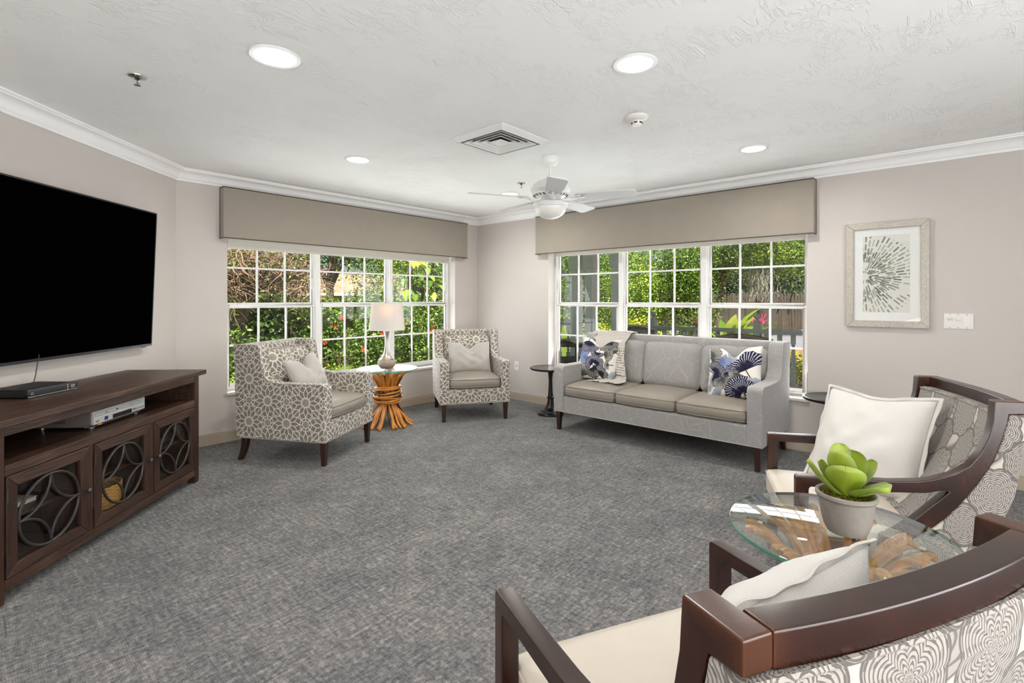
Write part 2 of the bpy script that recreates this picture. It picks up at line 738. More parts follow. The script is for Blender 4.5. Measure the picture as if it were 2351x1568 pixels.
def mat_star():
    """interlaced twelve point star lattice on taupe cloth"""
    g = Graph('star_lattice_fabric')
    u, v = g.uv()
    A = 0.172
    x = (u / A + 0.35)
    y = (v / A + 0.1)
    # fold to the fundamental triangle of the checkerboard of large and small stars
    px = (x.mod(2.0) - 1.0).abs()
    py = (y.mod(2.0) - 1.0).abs()
    # big centres at (0,0) and (1,1): reflect across x + y = 1
    over = (px + py).gt(1.0)
    qx = px + over * ((1.0 - py) - px)
    qy = py + over * ((1.0 - px) - py)
    sx = qx.max(qy)
    sy = qx.min(qy)

    def pol(r, a):
        return (r * math.cos(R_(a)), r * math.sin(R_(a)))
    I15, I45 = pol(.18, 15), pol(.18, 45)
    S15, S45 = pol(.45, 15), pol(.45, 45)
    T0, T30 = pol(.67, 0), pol(.67, 30)
    G15 = (.772, .200)
    segs = [(I15, S15), (I45, S45), (S15, T0), (S15, T30), (S45, T30), (T0, G15), (T30, G15), (T30, (.63, .37)),
            (S45, (.5, .5)), (T0, (.79, 0)), ((.79, 0), (.87, .06)), ((.87, .06), (.85, .15)), (G15, (.85, .15)), (pol(.24, 0), I15), (pol(.24, 30), I15), (pol(.24, 30), I45)]
    d = None
    for (a, b) in segs:
        e = g.seg(sx, sy, a[0], a[1], b[0], b[1])
        d = e if d is None else d.min(e)
    wob = g.noise(g.vec(u, v), 70.0, 2.0)
    line = 1.0 - (d + (wob - 0.5) * 0.014).step(0.015, 0.024)
    r = (sx * sx + sy * sy).sqrt()
    hub = 1.0 - r.step(0.15, 0.19)
    dx = sx - 1.0
    hub2 = 1.0 - (dx * dx + sy * sy).sqrt().step(0.09, 0.13)
    blot = g.noise(g.vec(u, v), 17.0, 3.0, 0.6).step(0.56, 0.72)
    c = g.mix(blot * 0.75, rgb(132, 124, 114), rgb(168, 159, 148))
    c = g.mix((hub.max(hub2)) * 0.75, c, rgb(164, 154, 139))
    thread = g.noise(g.vec(u * 900.0, v * 900.0), 1.0, 1.0)
    c = g.mix(line, c, rgb(224, 218, 208))
    return g.done(c, 0.85, 0.25, 0, g.bump(thread + line, 0.12, 0.001), 0, None, 0.2)


def mat_leafcloth():
    """grey velvet with large sketched leaves (sofa)"""
    g = Graph('leaf_sketch_velvet')
    u, v = g.uv()
    wob = g.noise(g.vec(u, v), 5.0, 2.0, color=True)
    wx, wy, wz = g.xyz(wob)
    p = g.vec(u + wx * 0.11, v * 0.8 + wy * 0.11)
    cell = g.xyz(g.voronoi(p, 6.5, 'F1', 'Color'))[0]
    edge = g.voronoi(p, 6.5, 'DISTANCE_TO_EDGE', 'Distance')
    ang = cell * 6.283
    ca, sa = ang.cos(), ang.sin()
    s = u * ca + v * sa
    t = v * ca - u * sa
    bend = t + s * s * 1.6 + wz * 0.05
    stripes = (bend * 480.0 + g.noise(g.vec(u, v), 22.0, 2.0) * 5.0).sin()
    veins = stripes.step(0.1, 0.95) * 0.8
    rim = 1.0 - edge.step(0.006, 0.022)
    br = g.noise(g.vec(u * 3.0, v * 3.0), 10.0, 4.0)
    f = (veins * (br * 1.5 - 0.15).clamp()).max(rim * br * 0.9)
    nap = g.noise(g.vec(u, v), 3.5, 2.0)
    c = g.mix(nap, rgb(146, 143, 141), rgb(163, 160, 157))
    c = g.mix(f, c, rgb(198, 195, 190))
    return g.done(c, 0.8, 0.25, 0, g.bump(br, 0.1, 0.001), 0, None, 0.45)


def mat_damask():
    """cream cloth printed with charcoal medallions and scrolling bands"""
    g = Graph('medallion_print_fabric')
    u, v = g.uv()
    n = g.xyz(g.noise(g.vec(u, v), 14.0, 2.0, color=True))
    u2 = u + (n[0] - 0.5) * 0.012
    v2 = v + (n[1] - 0.5) * 0.012
    S = 0.18

    def medal(ox, oy, size, petals, freq):
        x = ((u2 / S + ox).mod(1.0) - 0.5) * S
        y = ((v2 / (S * 1.35) + oy).mod(1.0) - 0.5) * S * 1.35
        r = (x * x + (y * 0.85) * (y * 0.85)).sqrt()
        a = y.atan2(x)
        sc = (a * (petals * 0.5)).sin().abs()
        rr = r - sc * (size * 0.13)
        rings = (rr * freq).sin()
        rad = (a * petals * 2.0 + (r * 90.0)).sin()
        k = (rr * (freq / 6.283)).floor()
        hatch = ((k * 0.5).frac().gt(0.25)) * rad.step(0.2, 0.6)
        line = rings.step(0.30, 0.65).max(hatch * rings.step(-0.9, -0.4))
        inside = 1.0 - rr.step(size * 0.92, size * 0.96)
        edge = 1.0 - ((rr - size * 0.94).abs()).step(0.0016, 0.0034)
        return line, inside, edge
    l1, i1, e1 = medal(0.0, 0.0, 0.078, 8.0, 860.0)
    l2, i2, e2 = medal(0.5, 0.5, 0.062, 6.0, 960.0)
    # scrolling band through the gaps
    s = u2 * 9.0 + (v2 * 23.0).sin() * 0.9
    band = ((s * 3.2).sin()).abs()
    curl = (band * 9.0 + (v2 * 70.0).sin() * 1.5).sin().step(0.45, 0.75)
    gate = (s * 1.6).sin().step(0.1, 0.35)
    bgc = g.mix(gate * 0.8, rgb(190, 182, 170), rgb(142, 136, 130))
    dark = rgb(76, 70, 67)
    c = g.mix(curl * gate * 0.85, bgc, dark)
    m2 = g.mix(l2, rgb(156, 149, 142), dark)
    c = g.mix(i2, c, m2)
    c = g.mix(e2, c, dark)
    m1 = g.mix(l1, rgb(162, 155, 148), dark)
    c = g.mix(i1, c, m1)
    c = g.mix(e1, c, dark)
    thread = g.noise(g.vec(u * 700.0, v * 700.0), 1.0, 1.0)
    c = g.mix(thread * 0.18, c, rgb(225, 220, 210))
    return g.done(c, 0.85, 0.25, 0, g.bump(thread, 0.2, 0.001), 0, None, 0.15)


def mat_ginkgo(name, leaves):
    """white pillow cloth printed with overlapping fan leaves; leaves = (x, y, angle, radius, kind)"""
    g = Graph(name)
    u, v = g.uv()
    c = rgb(232, 227, 218)
    cols = {'navy': (rgb(22, 32, 84), rgb(28, 26, 40)), 'grey': (rgb(112, 113, 106), rgb(60, 58, 54)),
            'blue': (rgb(116, 134, 180), rgb(92, 108, 156)), 'pale': (rgb(160, 166, 176), rgb(132, 138, 150)),
            'black': (rgb(44, 44, 60), rgb(26, 25, 32))}
    wob = g.noise(g.vec(u, v), 30.0, 2.0)
    front = v.lt(1.0)
    for (lx, ly, an, rad, kind) in leaves:
        a = R_(an)
        x = (u - lx) * math.cos(a) + (v - ly) * math.sin(a)
        y = (v - ly) * math.cos(a) - (u - lx) * math.sin(a)
        r = (x * x + y * y).sqrt()
        th = y.atan2(x)                   # 0 along the leaf axis
        edge = rad * (0.90 + 0.10 * 1.0) - (th * 9.0).sin().abs() * (rad * 0.06) - (1.0 - th.abs().step(0.0, 0.10)) * (rad * 0.22)
        inside = (1.0 - (r - edge).step(-0.002, 0.002)) * (1.0 - th.abs().step(1.42, 1.50))
        spoke = ((th * 21.0 + (wob - 0.5) * 2.5).sin()).abs()
        outer = (r / rad)
        gap = (1.0 - spoke.step(0.34, 0.52)) * (outer + (wob - 0.5) * 0.7).step(0.36, 0.62)
        rim = 1.0 - (r - edge).abs().step(0.003, 0.006)
        fill, dark = cols[kind]
        lc = g.mix((outer + wob * 0.5 - 0.25).clamp(), dark, fill)
        lc = g.mix(gap * (0.45 if kind in ('blue', 'pale') else 0.9), lc, rgb(226, 222, 214))
        if kind not in ('pale',):
            lc = g.mix(rim, lc, dark)
        stem = (1.0 - y.abs().step(0.003, 0.005)) * x.lt(0.0) * (x).gt(-rad * 0.8)
        c = g.mix(inside * front, c, lc)
        c = g.mix(stem * front, c, dark)
    back = v.gt(1.0)
    c = g.mix(back, c, rgb(30, 96, 140))
    th = g.noise(g.vec(u * 600.0, v * 600.0), 1.0, 1.0)
    return g.done(c, 0.85, 0.2, 0, g.bump(th, 0.15, 0.001), 0, None, 0.15)


def mat_throw():
    g = Graph('dash_knit_throw')
    u, v = g.uv()
    row = (v / 0.024)
    k = row.floor()
    inrow = (row.frac() - 0.5).abs().lt(0.20)
    off = g.white(g.vec(k, 3.0, 1.0))
    seg = (u / 0.034 + off * 5.0)
    dash = seg.frac().lt(0.62)
    skip = g.white(g.vec(k, seg.floor(), 2.0)).gt(0.18)
    blk = 1.0 - (v.gt(0.40) * v.lt(0.66)).max(v.gt(1.06))
    knit = ((u * 520.0).sin() * (v * 420.0).sin())
    dots = (((u + v) * 210.0).sin() * ((u - v) * 210.0).sin()).gt(0.40)
    pat = inrow * dash * skip
    f = pat * blk + dots * (1.0 - blk) * 0.8
    c = g.mix(knit * 0.3 + 0.3, rgb(214, 207, 195), rgb(236, 231, 221))
    c = g.mix(f * 0.95, c, rgb(66, 63, 68))
    return g.done(c, 0.95, 0.1, 0, g.bump(knit, 0.5, 0.003), 0, None, 0.3)


def mat_wood(name, c1, c2, c3, scale=1.0, rough=0.45, axis='x', bump=0.3, wear=0.25, coat=0.0):
    g = Graph(name)
    x, y, z = g.xyz(g.tc('Object'))
    if axis == 'z':
        x, z = z, x
    elif axis == 'y':
        x, y = y, x
    n = g.noise(g.vec(x * 2.0 * scale, y * 28.0 * scale, z * 28.0 * scale), 2.0, 6.0, 0.62, 0.4)
    n2 = g.noise(g.vec(x * 1.0, y * 6.0, z * 6.0), 2.2, 3.0, 0.5, 0.6)
    f = n * 0.65 + n2 * 0.35
    c = g.ramp(f, [(0.30, c1), (0.5, c2), (0.72, c3)])
    w = g.noise(g.vec(x * 6.0, y * 40.0, z * 40.0), 3.0, 4.0, 0.7).step(0.68, 0.80)
    c = g.mix(w * wear, c, tuple(min(1, q * 2.6) for q in c3[:3]) + (1,))
    return g.done(c, rough, 0.45, 0, g.bump(n, bump, 0.004), coat)


def mat_stained(name):
    """dark stained, lacquered chair wood with a little rubbed edge colour"""
    g = Graph(name)
    x, y, z = g.xyz(g.tc('Object'))
    n = g.noise(g.vec(x * 5.0, y * 5.0, z * 5.0), 1.6, 5.0, 0.6, 0.5)
    geo = g.nt.nodes.new('ShaderNodeNewGeometry')
    pt = X(g, geo.outputs['Pointiness'])
    edge = pt.step(0.54, 0.62)
    c = g.ramp(n, [(0.3, rgb(34, 15, 10)), (0.6, rgb(52, 24, 15)), (0.85, rgb(72, 35, 21))])
    c = g.mix(edge * 0.55, c, rgb(140, 88, 58))
    return g.done(c, 0.27, 0.5, 0, g.bump(n, 0.04, 0.002), 0.12)


def mat_leather(name, c):
    g = Graph(name)
    p = g.tc('Object')
    n = g.noise(p, 7.0, 3.0)
    grain = g.voronoi(p, 420.0)
    lo = tuple(q * 0.93 for q in c[:3]) + (1,)
    hi = tuple(min(1, q * 1.06) for q in c[:3]) + (1,)
    return g.done(g.mix(n, lo, hi), 0.40, 0.45, 0, g.bump(grain * 0.3 + n, 0.15, 0.003))


def mat_glass_pane(name, tint=(0.985, 0.99, 0.987, 1), f0=0.025):
    """thin clear sheet: mostly see-through with a mirror reflection that grows at grazing angles"""
    g = Graph(name)
    g.nt.nodes.remove(g.p)
    tr = g.nt.nodes.new('ShaderNodeBsdfTransparent')
    tr.inputs[0].default_value = tint
    gl = g.nt.nodes.new('ShaderNodeBsdfGlossy')
    gl.inputs['Roughness'].default_value = 0.0
    gl.inputs[0].default_value = (1, 1, 1, 1)
    lw = g.nt.nodes.new('ShaderNodeLayerWeight')
    lw.inputs[0].default_value = 0.5
    fac = X(g, lw.outputs['Facing']).pow(5.0) * (1.0 - f0) + f0
    mx = g.nt.nodes.new('ShaderNodeMixShader')
    g.nt.links.new(fac.s, mx.inputs[0])
    g.nt.links.new(tr.outputs[0], mx.inputs[1])
    g.nt.links.new(gl.outputs[0], mx.inputs[2])
    g.nt.links.new(mx.outputs[0], g.o.inputs[0])
    return g.mat


def mat_leaf(name, c1, c2, c3, trans=0.35, rough=0.45):
    """foliage: the colour of each leaf follows its own random uv value"""
    g = Graph(name)
    u, v = g.uv()
    c = g.ramp(u, [(0.0, c1), (0.55, c2), (1.0, c3)])
    g.put(g.p.inputs['Base Color'], c)
    g.p.inputs['Roughness'].default_value = rough
    g.p.inputs['Specular IOR Level'].default_value = 0.4
    t = g.nt.nodes.new('ShaderNodeBsdfTranslucent')
    g.put(t.inputs[0], c)
    mx = g.nt.nodes.new('ShaderNodeMixShader')
    mx.inputs[0].default_value = trans
    g.nt.links.new(g.p.outputs[0], mx.inputs[1])
    g.nt.links.new(t.outputs[0], mx.inputs[2])
    g.nt.links.new(mx.outputs[0], g.o.inputs[0])
    return g.mat


def mat_print():
    """watercolour burst of grey-green strokes on paper; uv metres, burst centre near the print's edge"""
    g = Graph('burst_print_paper')
    u, v = g.uv()
    x = u + 0.142
    y = v + 0.012
    wob = g.noise(g.vec(u, v), 26.0, 2.0)
    r = (x * x + y * y).sqrt()
    th = y.atan2(x)
    c = rgb(226, 223, 216)
    for (k, nth, dr, ph) in ((0, 19.0, 0.080, 0.0), (1, 34.0, 0.066, 0.31)):
        rr = r / dr + (wob - 0.5) * 0.25 + ph
        # rows shift with the angle so that strokes stagger
        col = (th * (nth / 3.1416) + ph * 3.0).floor()
        jit = g.white(g.vec(col, 7.0 + k, 0.0))
        rw = rr + jit
        row = rw.floor()
        fr = rw.frac()
        fa = (th * (nth / 3.1416) + ph * 3.0).frac()
        halfw = ((fa - 0.5).abs() * r * (3.1416 / nth))
        rnd = g.white(g.vec(col, row, 3.0 + k))
        wid = 0.0030 + rnd * 0.0034
        on = (1.0 - (halfw - wid + (wob - 0.5) * 0.004).step(-0.0008, 0.0008)) * (1.0 - (fr - 0.5).abs().step(0.36, 0.42))
        rng = (r.gt(0.030 if k == 0 else 0.115)) * (r.lt(0.20 if k == 0 else 0.34 + 0.0))
        keep = rnd.gt(0.12)
        tone = g.white(g.vec(row, col, 9.0 + k))
        sc = g.ramp(tone * 0.75 + (r * 1.0).clamp() * 0.8, [(0.0, rgb(70, 78, 66)), (0.45, rgb(118, 126, 110)), (0.8, rgb(163, 163, 146)), (1.0, rgb(192, 189, 175))])
        c = g.mix(on * rng * keep * 0.92, c, sc)
    return g.done(c, 0.8, 0.2)


def mat_silver_frame():
    g = Graph('champagne_leaf_frame')
    p = g.tc('Object')
    n = g.noise(g.mapping(p, (3, 3, 3)), 16.0, 6.0, 0.7, 1.5)
    scr = g.noise(g.mapping(p, (12, 60, 60), (0.4, 0.7, 0.2)), 6.0, 3.0)
    c = g.ramp(n * 0.7 + scr * 0.3, [(0.3, rgb(158, 150, 138)), (0.55, rgb(196, 189, 178)), (0.8, rgb(214, 208, 198))])
    return g.done(c, 0.42, 0.5, 0.25, g.bump(scr, 0.1, 0.001))


def emis(name, c, s):
    g = Graph(name)
    g.nt.nodes.remove(g.p)
    e = g.nt.nodes.new('ShaderNodeEmission')
    e.inputs[0].default_value = c
    e.inputs[1].default_value = s
    g.nt.links.new(e.outputs[0], g.o.inputs[0])
    return g.mat


M['wall'] = mat_wall()
M['ceiling'] = mat_ceiling()
M['trim'] = plain('white_trim_paint', rgb(248, 248, 247), 0.35, 0.5, var=0.01)
M['base'] = plain('taupe_baseboard_vinyl', rgb(188, 174, 156), 0.45, 0.4, var=0.03)
M['carpet'] = mat_carpet()
M['vinyl'] = plain('white_window_vinyl', rgb(238, 237, 234), 0.35, 0.5, var=0.015)
M['marble'] = plain('marble_sill', rgb(226, 222, 216), 0.25, 0.5, var=0.08, nscale=9)
M['valance'] = weave('taupe_valance_cloth', rgb(158, 149, 138), 900.0, 0.16)
M['piping_dark'] = plain('dark_taupe_piping', rgb(92, 84, 74), 0.8, 0.2)
M['shade'] = plain('cream_shade_cloth', rgb(232, 228, 218), 0.8, 0.2, var=0.02)
M['glass'] = mat_glass_pane('window_glass')
M['table_glass'] = mat_glass_pane('table_glass', (0.93, 0.975, 0.955, 1), 0.14)
M['glass_edge'] = plain('green_glass_edge', rgb(96, 158, 136), 0.08, 0.6, var=0.05)
M['star'] = mat_star()
M['leafcloth'] = mat_leafcloth()
M['damask'] = mat_damask()
M['throw'] = mat_throw()
M['grey_linen'] = weave('grey_pillow_velvet', rgb(178, 172, 164), 420.0, 0.14, 0.8, 0.2, 0.5)
M['white_linen'] = weave('white_pillow_linen', rgb(220, 216, 210), 800.0, 0.05, 0.9, 0.2, 0.2)
M['taupe_leather'] = mat_leather('taupe_leather', rgb(152, 143, 132))
M['cream_leather'] = mat_leather('cream_leather', rgb(214, 203, 188))
M['welt_grey'] = weave('grey_welt', rgb(178, 175, 170), 600.0, 0.1)
M['welt_taupe'] = weave('taupe_welt', rgb(150, 142, 131), 600.0, 0.15)
M['dark_leg'] = plain('espresso_leg_lacquer', rgb(52, 30, 22), 0.3, 0.5, coat=0.2, var=0.15, nscale=9)
M['stained'] = mat_stained('dark_stained_wood')
M['rustic'] = mat_wood('rustic_brown_wood', rgb(34, 21, 15), rgb(68, 46, 34), rgb(104, 78, 60), 1.0, 0.42, 'x', 1.0, 0.45)
M['rustic_v'] = mat_wood('rustic_brown_wood_upright', rgb(32, 19, 13), rgb(58, 37, 26), rgb(84, 58, 43), 1.0, 0.42, 'z', 0.8, 0.3)
M['iron'] = plain('dark_iron', rgb(74, 68, 64), 0.35, 0.5, 0.6, var=0.1)
M['black_gloss'] = plain('black_lacquer', rgb(20, 20, 24), 0.28, 0.5, coat=0.3, var=0.1)
M['black_plastic'] = plain('black_plastic', rgb(22, 22, 24), 0.35, 0.4, var=0.1)
M['screen'] = plain('tv_screen', (0.0006, 0.0006, 0.0006, 1), 0.6, 0.0, var=0.01)
M['silver_plastic'] = plain('silver_plastic', rgb(206, 208, 206), 0.35, 0.5, 0.1, var=0.03)
M['grey_plastic'] = plain('grey_brown_plastic', rgb(116, 106, 99), 0.5, 0.4, var=0.06)
M['white_plastic'] = plain('white_plastic', rgb(236, 232, 228), 0.35, 0.5, var=0.015)
M['white_metal'] = plain('white_enamel', rgb(240, 240, 238), 0.28, 0.5, var=0.01, coat=0.15)
M['fan_blade'] = plain('white_fan_blade', rgb(212, 212, 210), 0.45, 0.4, var=0.02)
M['opal'] = plain('opal_glass', rgb(242, 241, 236), 0.3, 0.5, var=0.01)
M['chrome'] = plain('brushed_chrome', rgb(200, 198, 194), 0.25, 0.5, 0.9, var=0.04)
M['nickel'] = plain('brushed_nickel', rgb(204, 196, 186), 0.30, 0.5, 0.85, var=0.05)
M['red_bulb'] = plain('red_sprinkler_bulb', rgb(150, 34, 30), 0.2, 0.5)
M['taupe_ceramic'] = plain('taupe_ceramic', rgb(168, 152, 138), 0.5, 0.4, var=0.05)
M['cane'] = mat_wood('honey_rattan', rgb(168, 98, 34), rgb(206, 134, 52), rgb(226, 162, 82), 1.0, 0.35, 'z', 0.2, 0.1, 0.2)
M['cane_dark'] = mat_wood('dark_rattan', rgb(40, 24, 16), rgb(62, 38, 24), rgb(86, 56, 36), 1.0, 0.35, 'z', 0.2, 0.05, 0.2)
M['concrete'] = plain('grey_concrete', rgb(150, 143, 136), 0.85, 0.2, var=0.16, nscale=30, bump=0.25)
M['soil'] = plain('mossy_soil', rgb(84, 74, 34), 0.95, 0.1, var=0.6, nscale=90, bump=0.6)
M['moss'] = plain('green_moss', rgb(126, 122, 36), 0.95, 0.1, var=0.5, nscale=120, bump=0.5)
M['print'] = mat_print()
M['mat_board'] = plain('white_mat_board', rgb(240, 239, 236), 0.8, 0.2, var=0.01)
M['frame'] = mat_silver_frame()
M['slot'] = plain('dark_slot', rgb(60, 56, 52), 0.7, 0.2)
M['can_on'] = emis('lit_lamp_lens', (1.0, 0.985, 0.95, 1), 6.0)
M['basket'] = plain('woven_seagrass', rgb(190, 142, 72), 0.8, 0.2, var=0.3, nscale=60, bump=0.5)
M['paper'] = plain('white_paper', rgb(226, 222, 210), 0.8, 0.2, var=0.05)
M['yellow_card'] = plain('yellow_card', rgb(206, 190, 44), 0.6, 0.3)
M['blue_print'] = plain('blue_label', rgb(36, 52, 140), 0.5, 0.3)
M['yellow_jack'] = plain('yellow_jack', rgb(226, 196, 20), 0.4, 0.4)
M['red_jack'] = plain('red_jack', rgb(196, 30, 26), 0.4, 0.4)
M['ink'] = plain('dark_print', rgb(50, 52, 54), 0.6, 0.3)
M['white_ink'] = plain('white_print', rgb(214, 216, 218), 0.6, 0.3)

# ================================================================== room shell
W1Y, W2X, CEIL = 5.009, 4.886, 2.44
CX, CY = 1.27, 5.009                      # corner between the slanted television wall and the back wall
RX, RY = -2.6, -2.6                       # far ends of the room behind the camera
LY = CY - (CX - RX)                       # where the slanted wall meets the rear side wall
WT = 0.22                                 # wall thickness
OP1 = (1.674, 4.468)
OP2 = (0.948, 3.754)
OZ0, OZ1 = 0.455, 2.00
room_poly = [(RX, RY), (W2X, RY), (W2X, W1Y), (CX, W1Y), (RX, LY)]
out_poly = [(RX - WT, RY - WT), (W2X + WT, RY - WT), (W2X + WT, W1Y + WT), (CX - 0.09, W1Y + WT), (RX - WT, LY - 0.0)]

o = ob('floor', MB().prism(out_poly, -0.12, 0.0, 'z'), M['carpet'])
tag(o, 'grey and navy flecked loop pile carpet floor', 'floor', kind='structure')
o = ob('ceiling', MB().prism(out_poly, CEIL, CEIL + 0.14, 'z'), M['ceiling'])
tag(o, 'white skip trowel plaster ceiling', 'ceiling', kind='structure')


def wall_hole(a0, a1, h0, h1, axis, c0, c1):
    mb = MB()
    for (p0, p1, z0, z1) in ((a0, h0, 0, CEIL), (h1, a1, 0, CEIL), (h0, h1, 0, OZ0), (h0, h1, OZ1, CEIL)):
        if axis == 'x':
            mb.box(p0, p1, c0, c1, z0, z1)
        else:
            mb.box(c0, c1, p0, p1, z0, z1)
    return mb


o = ob('wall_back', wall_hole(CX, W2X, *OP1, 'x', W1Y, W1Y + WT), M['wall'])
tag(o, 'greige painted wall holding the window above the lamp table', 'wall', kind='structure')
o = ob('wall_right', wall_hole(RY, W1Y + WT, *OP2, 'y', W2X, W2X + WT), M['wall'])
tag(o, 'greige painted wall holding the window behind the sofa', 'wall', kind='structure')
o = ob('wall_left', MB().prism([(CX, CY), (CX - 0.09, CY + WT), (RX - WT, LY), (RX, LY)], 0, CEIL, 'z'), M['wall'])
tag(o, 'greige slanted wall carrying the television', 'wall', kind='structure')
o = ob('wall_rear', MB().prism([(RX, RY), (RX, RY - WT), (W2X + WT, RY - WT), (W2X, RY)], 0, CEIL, 'z'), M['wall'])
tag(o, 'greige wall at the far end behind the camera', 'wall', kind='structure')
o = ob('wall_side', MB().prism([(RX, RY), (RX, LY), (RX - WT, LY), (RX - WT, RY - WT)], 0, CEIL, 'z'), M['wall'])
tag(o, 'greige side wall behind the camera', 'wall', kind='structure')

PATH = [Vector((RX, LY)), Vector((CX, CY)), Vector((W2X, W1Y)), Vector((W2X, RY))]


def offset_path(d):
    """offset the wall line towards the room by d"""
    res = []
    nrm = []
    for i in range(len(PATH) - 1):
        t = (PATH[i + 1] - PATH[i]).normalized()
        nrm.append(Vector((t.y, -t.x)))
    for i, p in enumerate(PATH):
        if i == 0:
            res.append(p + nrm[0] * d)
        elif i == len(PATH) - 1:
            res.append(p + nrm[-1] * d)
        else:
            n1, n2 = nrm[i - 1], nrm[i]
            b = (n1 + n2)
            res.append(p + b * (d / (1 + n1.dot(n2))))
    return res


def run_profile(prof, i):
    """profile = (distance from wall, height) swept along wall i with mitred ends"""
    mb = MB()
    a = []
    b = []
    for d, z in prof:
        pp = offset_path(d)
        a.append((pp[i].x, pp[i].y, z))
        b.append((pp[i + 1].x, pp[i + 1].y, z))
    n = len(prof)
    f = [tuple(range(n)), tuple(range(2 * n - 1, n - 1, -1))]
    for k in range(n):
        k2 = (k + 1) % n
        f.append((k, n + k, n + k2, k2))
    return mb.add(a + b, f)


crown = [(0.0005, 2.3395), (0.012, 2.3395), (0.014, 2.356), (0.022, 2.362), (0.026, 2.372)]
crown += [(0.028 + 0.052 * (1 - math.cos(R_(a))), 2.372 + 0.044 * math.sin(R_(a))) for a in (15, 30, 45, 60, 75, 90)]
crown += [(0.086, 2.417), (0.088, 2.426), (0.098, 2.428), (0.1, 2.4395), (0.0005, 2.4395)]
bprof = [(0.0005, 0.001), (0.014, 0.001), (0.014, 0.086), (0.011, 0.09), (0.011, 0.094), (0.014, 0.097), (0.012, 0.102), (0.0005, 0.104)]
for i, side in enumerate(('left', 'back', 'right')):
    o = ob('trim_%d' % (i + 1), run_profile(crown, i).mesh('crown', smooth=True), M['trim'])
    tag(o, {'left': 'white crown moulding above the television', 'back': 'white crown moulding above the lamp table window', 'right': 'white crown moulding above the sofa window'}[side], 'moulding', kind='structure')
    o = ob('baseboard_' + side, run_profile(bprof, i), M['base'])
    tag(o, {'left': 'taupe baseboard behind the media cabinet', 'back': 'taupe baseboard below the lamp table window', 'right': 'taupe baseboard along the sofa wall'}[side], 'baseboard', kind='structure')

# ------------------------------------------------------------------ windows (local: x along wall, y outwards, z up)
pane_me = {}


def make_window(name, label, length, M4):
    root = thing(name, label, 'window', kind='structure')
    root.matrix_world = M4
    y0, y1 = 0.128, 0.20
    f = MB()
    jw = 0.022
    f.box(0, jw, y0, y1, OZ0, OZ1)
    f.box(length - jw, length, y0, y1, OZ0, OZ1)
    f.box(jw, length - jw, y0, y1, OZ0, OZ0 + 0.028)
    f.box(jw, length - jw, y0, y1, OZ1 - 0.03, OZ1)
    pitch = length / 3
    for k in (1, 2):
        f.box(k * pitch - 0.024, k * pitch + 0.024, y0 - 0.012, y1, OZ0 + 0.028, OZ1 - 0.03)
        f.box(k * pitch - 0.036, k * pitch + 0.036, y0 + 0.01, y1 - 0.02, OZ0 + 0.028, OZ1 - 0.03)
    ob('window_frame', f.mesh('window_frame', 0.003, 1), M['vinyl'], root)
    s = MB().box(-0.012, length + 0.012, -0.022, y0 - 0.0, OZ0 - 0.028, OZ0 - 0.001)
    ob('window_sill', s.mesh('window_sill', 0.006, 2), M['marble'], root)
    st = 0.035
    for k in range(3):
        cx_ = (k + 0.5) * pitch
        hw = 0.413
        for part in ('upper', 'lower'):
            if part == 'upper':
                z0, z1, yy = 1.248, OZ1 - 0.03, y0 + 0.035
                gz0, gz1 = 1.278, 1.956
                ghw = hw
            else:
                z0, z1, yy = OZ0 + 0.028, 1.262, y0 + 0.004
                gz0, gz1 = 0.515, 1.226
                ghw = hw - 0.008
            sh = MB()
            ohw = pitch / 2 - 0.030
            sh.box(-ohw, -ghw, 0, 0.028, z0, z1)
            sh.box(ghw, ohw, 0, 0.028, z0, z1)
            sh.box(-ghw, ghw, 0, 0.028, z0, gz0)
            sh.box(-ghw, ghw, 0, 0.028, gz1, z1)
            if part == 'lower':
                sh.box(-ohw, ohw, -0.010, 0.0, 1.236, 1.246)
            so = ob('sash', sh.mesh('sash', 0.0025, 1), M['vinyl'], root, (cx_, yy, 0))
            mid = (gz0 + gz1) / 2
            bw = 0.0085
            # muntin bars
            for j in (-1, 1):
                ob('muntin', MB().box(j * ghw / 3 - bw, j * ghw / 3 + bw, 0.004, 0.024, gz0, gz1).mesh('muntin', 0.003, 1), M['vinyl'], so)
            ob('muntin', MB().box(-ghw, ghw, 0.005, 0.023, mid - bw, mid + bw).mesh('muntin', 0.003, 1), M['vinyl'], so)
            # six panes
            pw = 2 * ghw / 3 - 2 * bw
            for a in range(3):
                xa = -ghw + (bw if a else 0) + a * 2 * ghw / 3
                xb = -ghw + (a + 1) * 2 * ghw / 3 - (bw if a < 2 else 0)
                for b in range(2):
                    za = gz0 if b == 0 else mid + bw
                    zb = mid - bw if b == 0 else gz1
                    key = (round(xb - xa, 4), round(zb - za, 4))
                    if key not in pane_me:
                        me = MB().box(0, key[0], 0, 0.003, 0, key[1]).mesh('pane')
                        me.materials.append(M['glass'])
                        pane_me[key] = me
                    ob('pane', pane_me[key], None, so, (xa, 0.0125, za))
            if part == 'lower':
                for j in (-1, 1):
                    lk = MB().box(-0.03, 0.03, -0.004, 0.02, 0, 0.008)
                    lk.box(-0.012, 0.016, -0.010, 0.012, 0.008, 0.016)
                    ob('sash_lock', lk.mesh('sash_lock', 0.002, 1), M['white_plastic'], so, (j * 0.30, 0.004, 1.262))
            else:
                lk = MB().box(-0.007, 0.007, -0.012, 0.0, 0, 0.115)
                ob('vent_stop', lk.mesh('vent_stop', 0.002, 1), M['white_plastic'], so, ((-1 if name.endswith('2') or k == 1 else 1) * (ohw - 0.012), 0.0, 1.42))
    return root


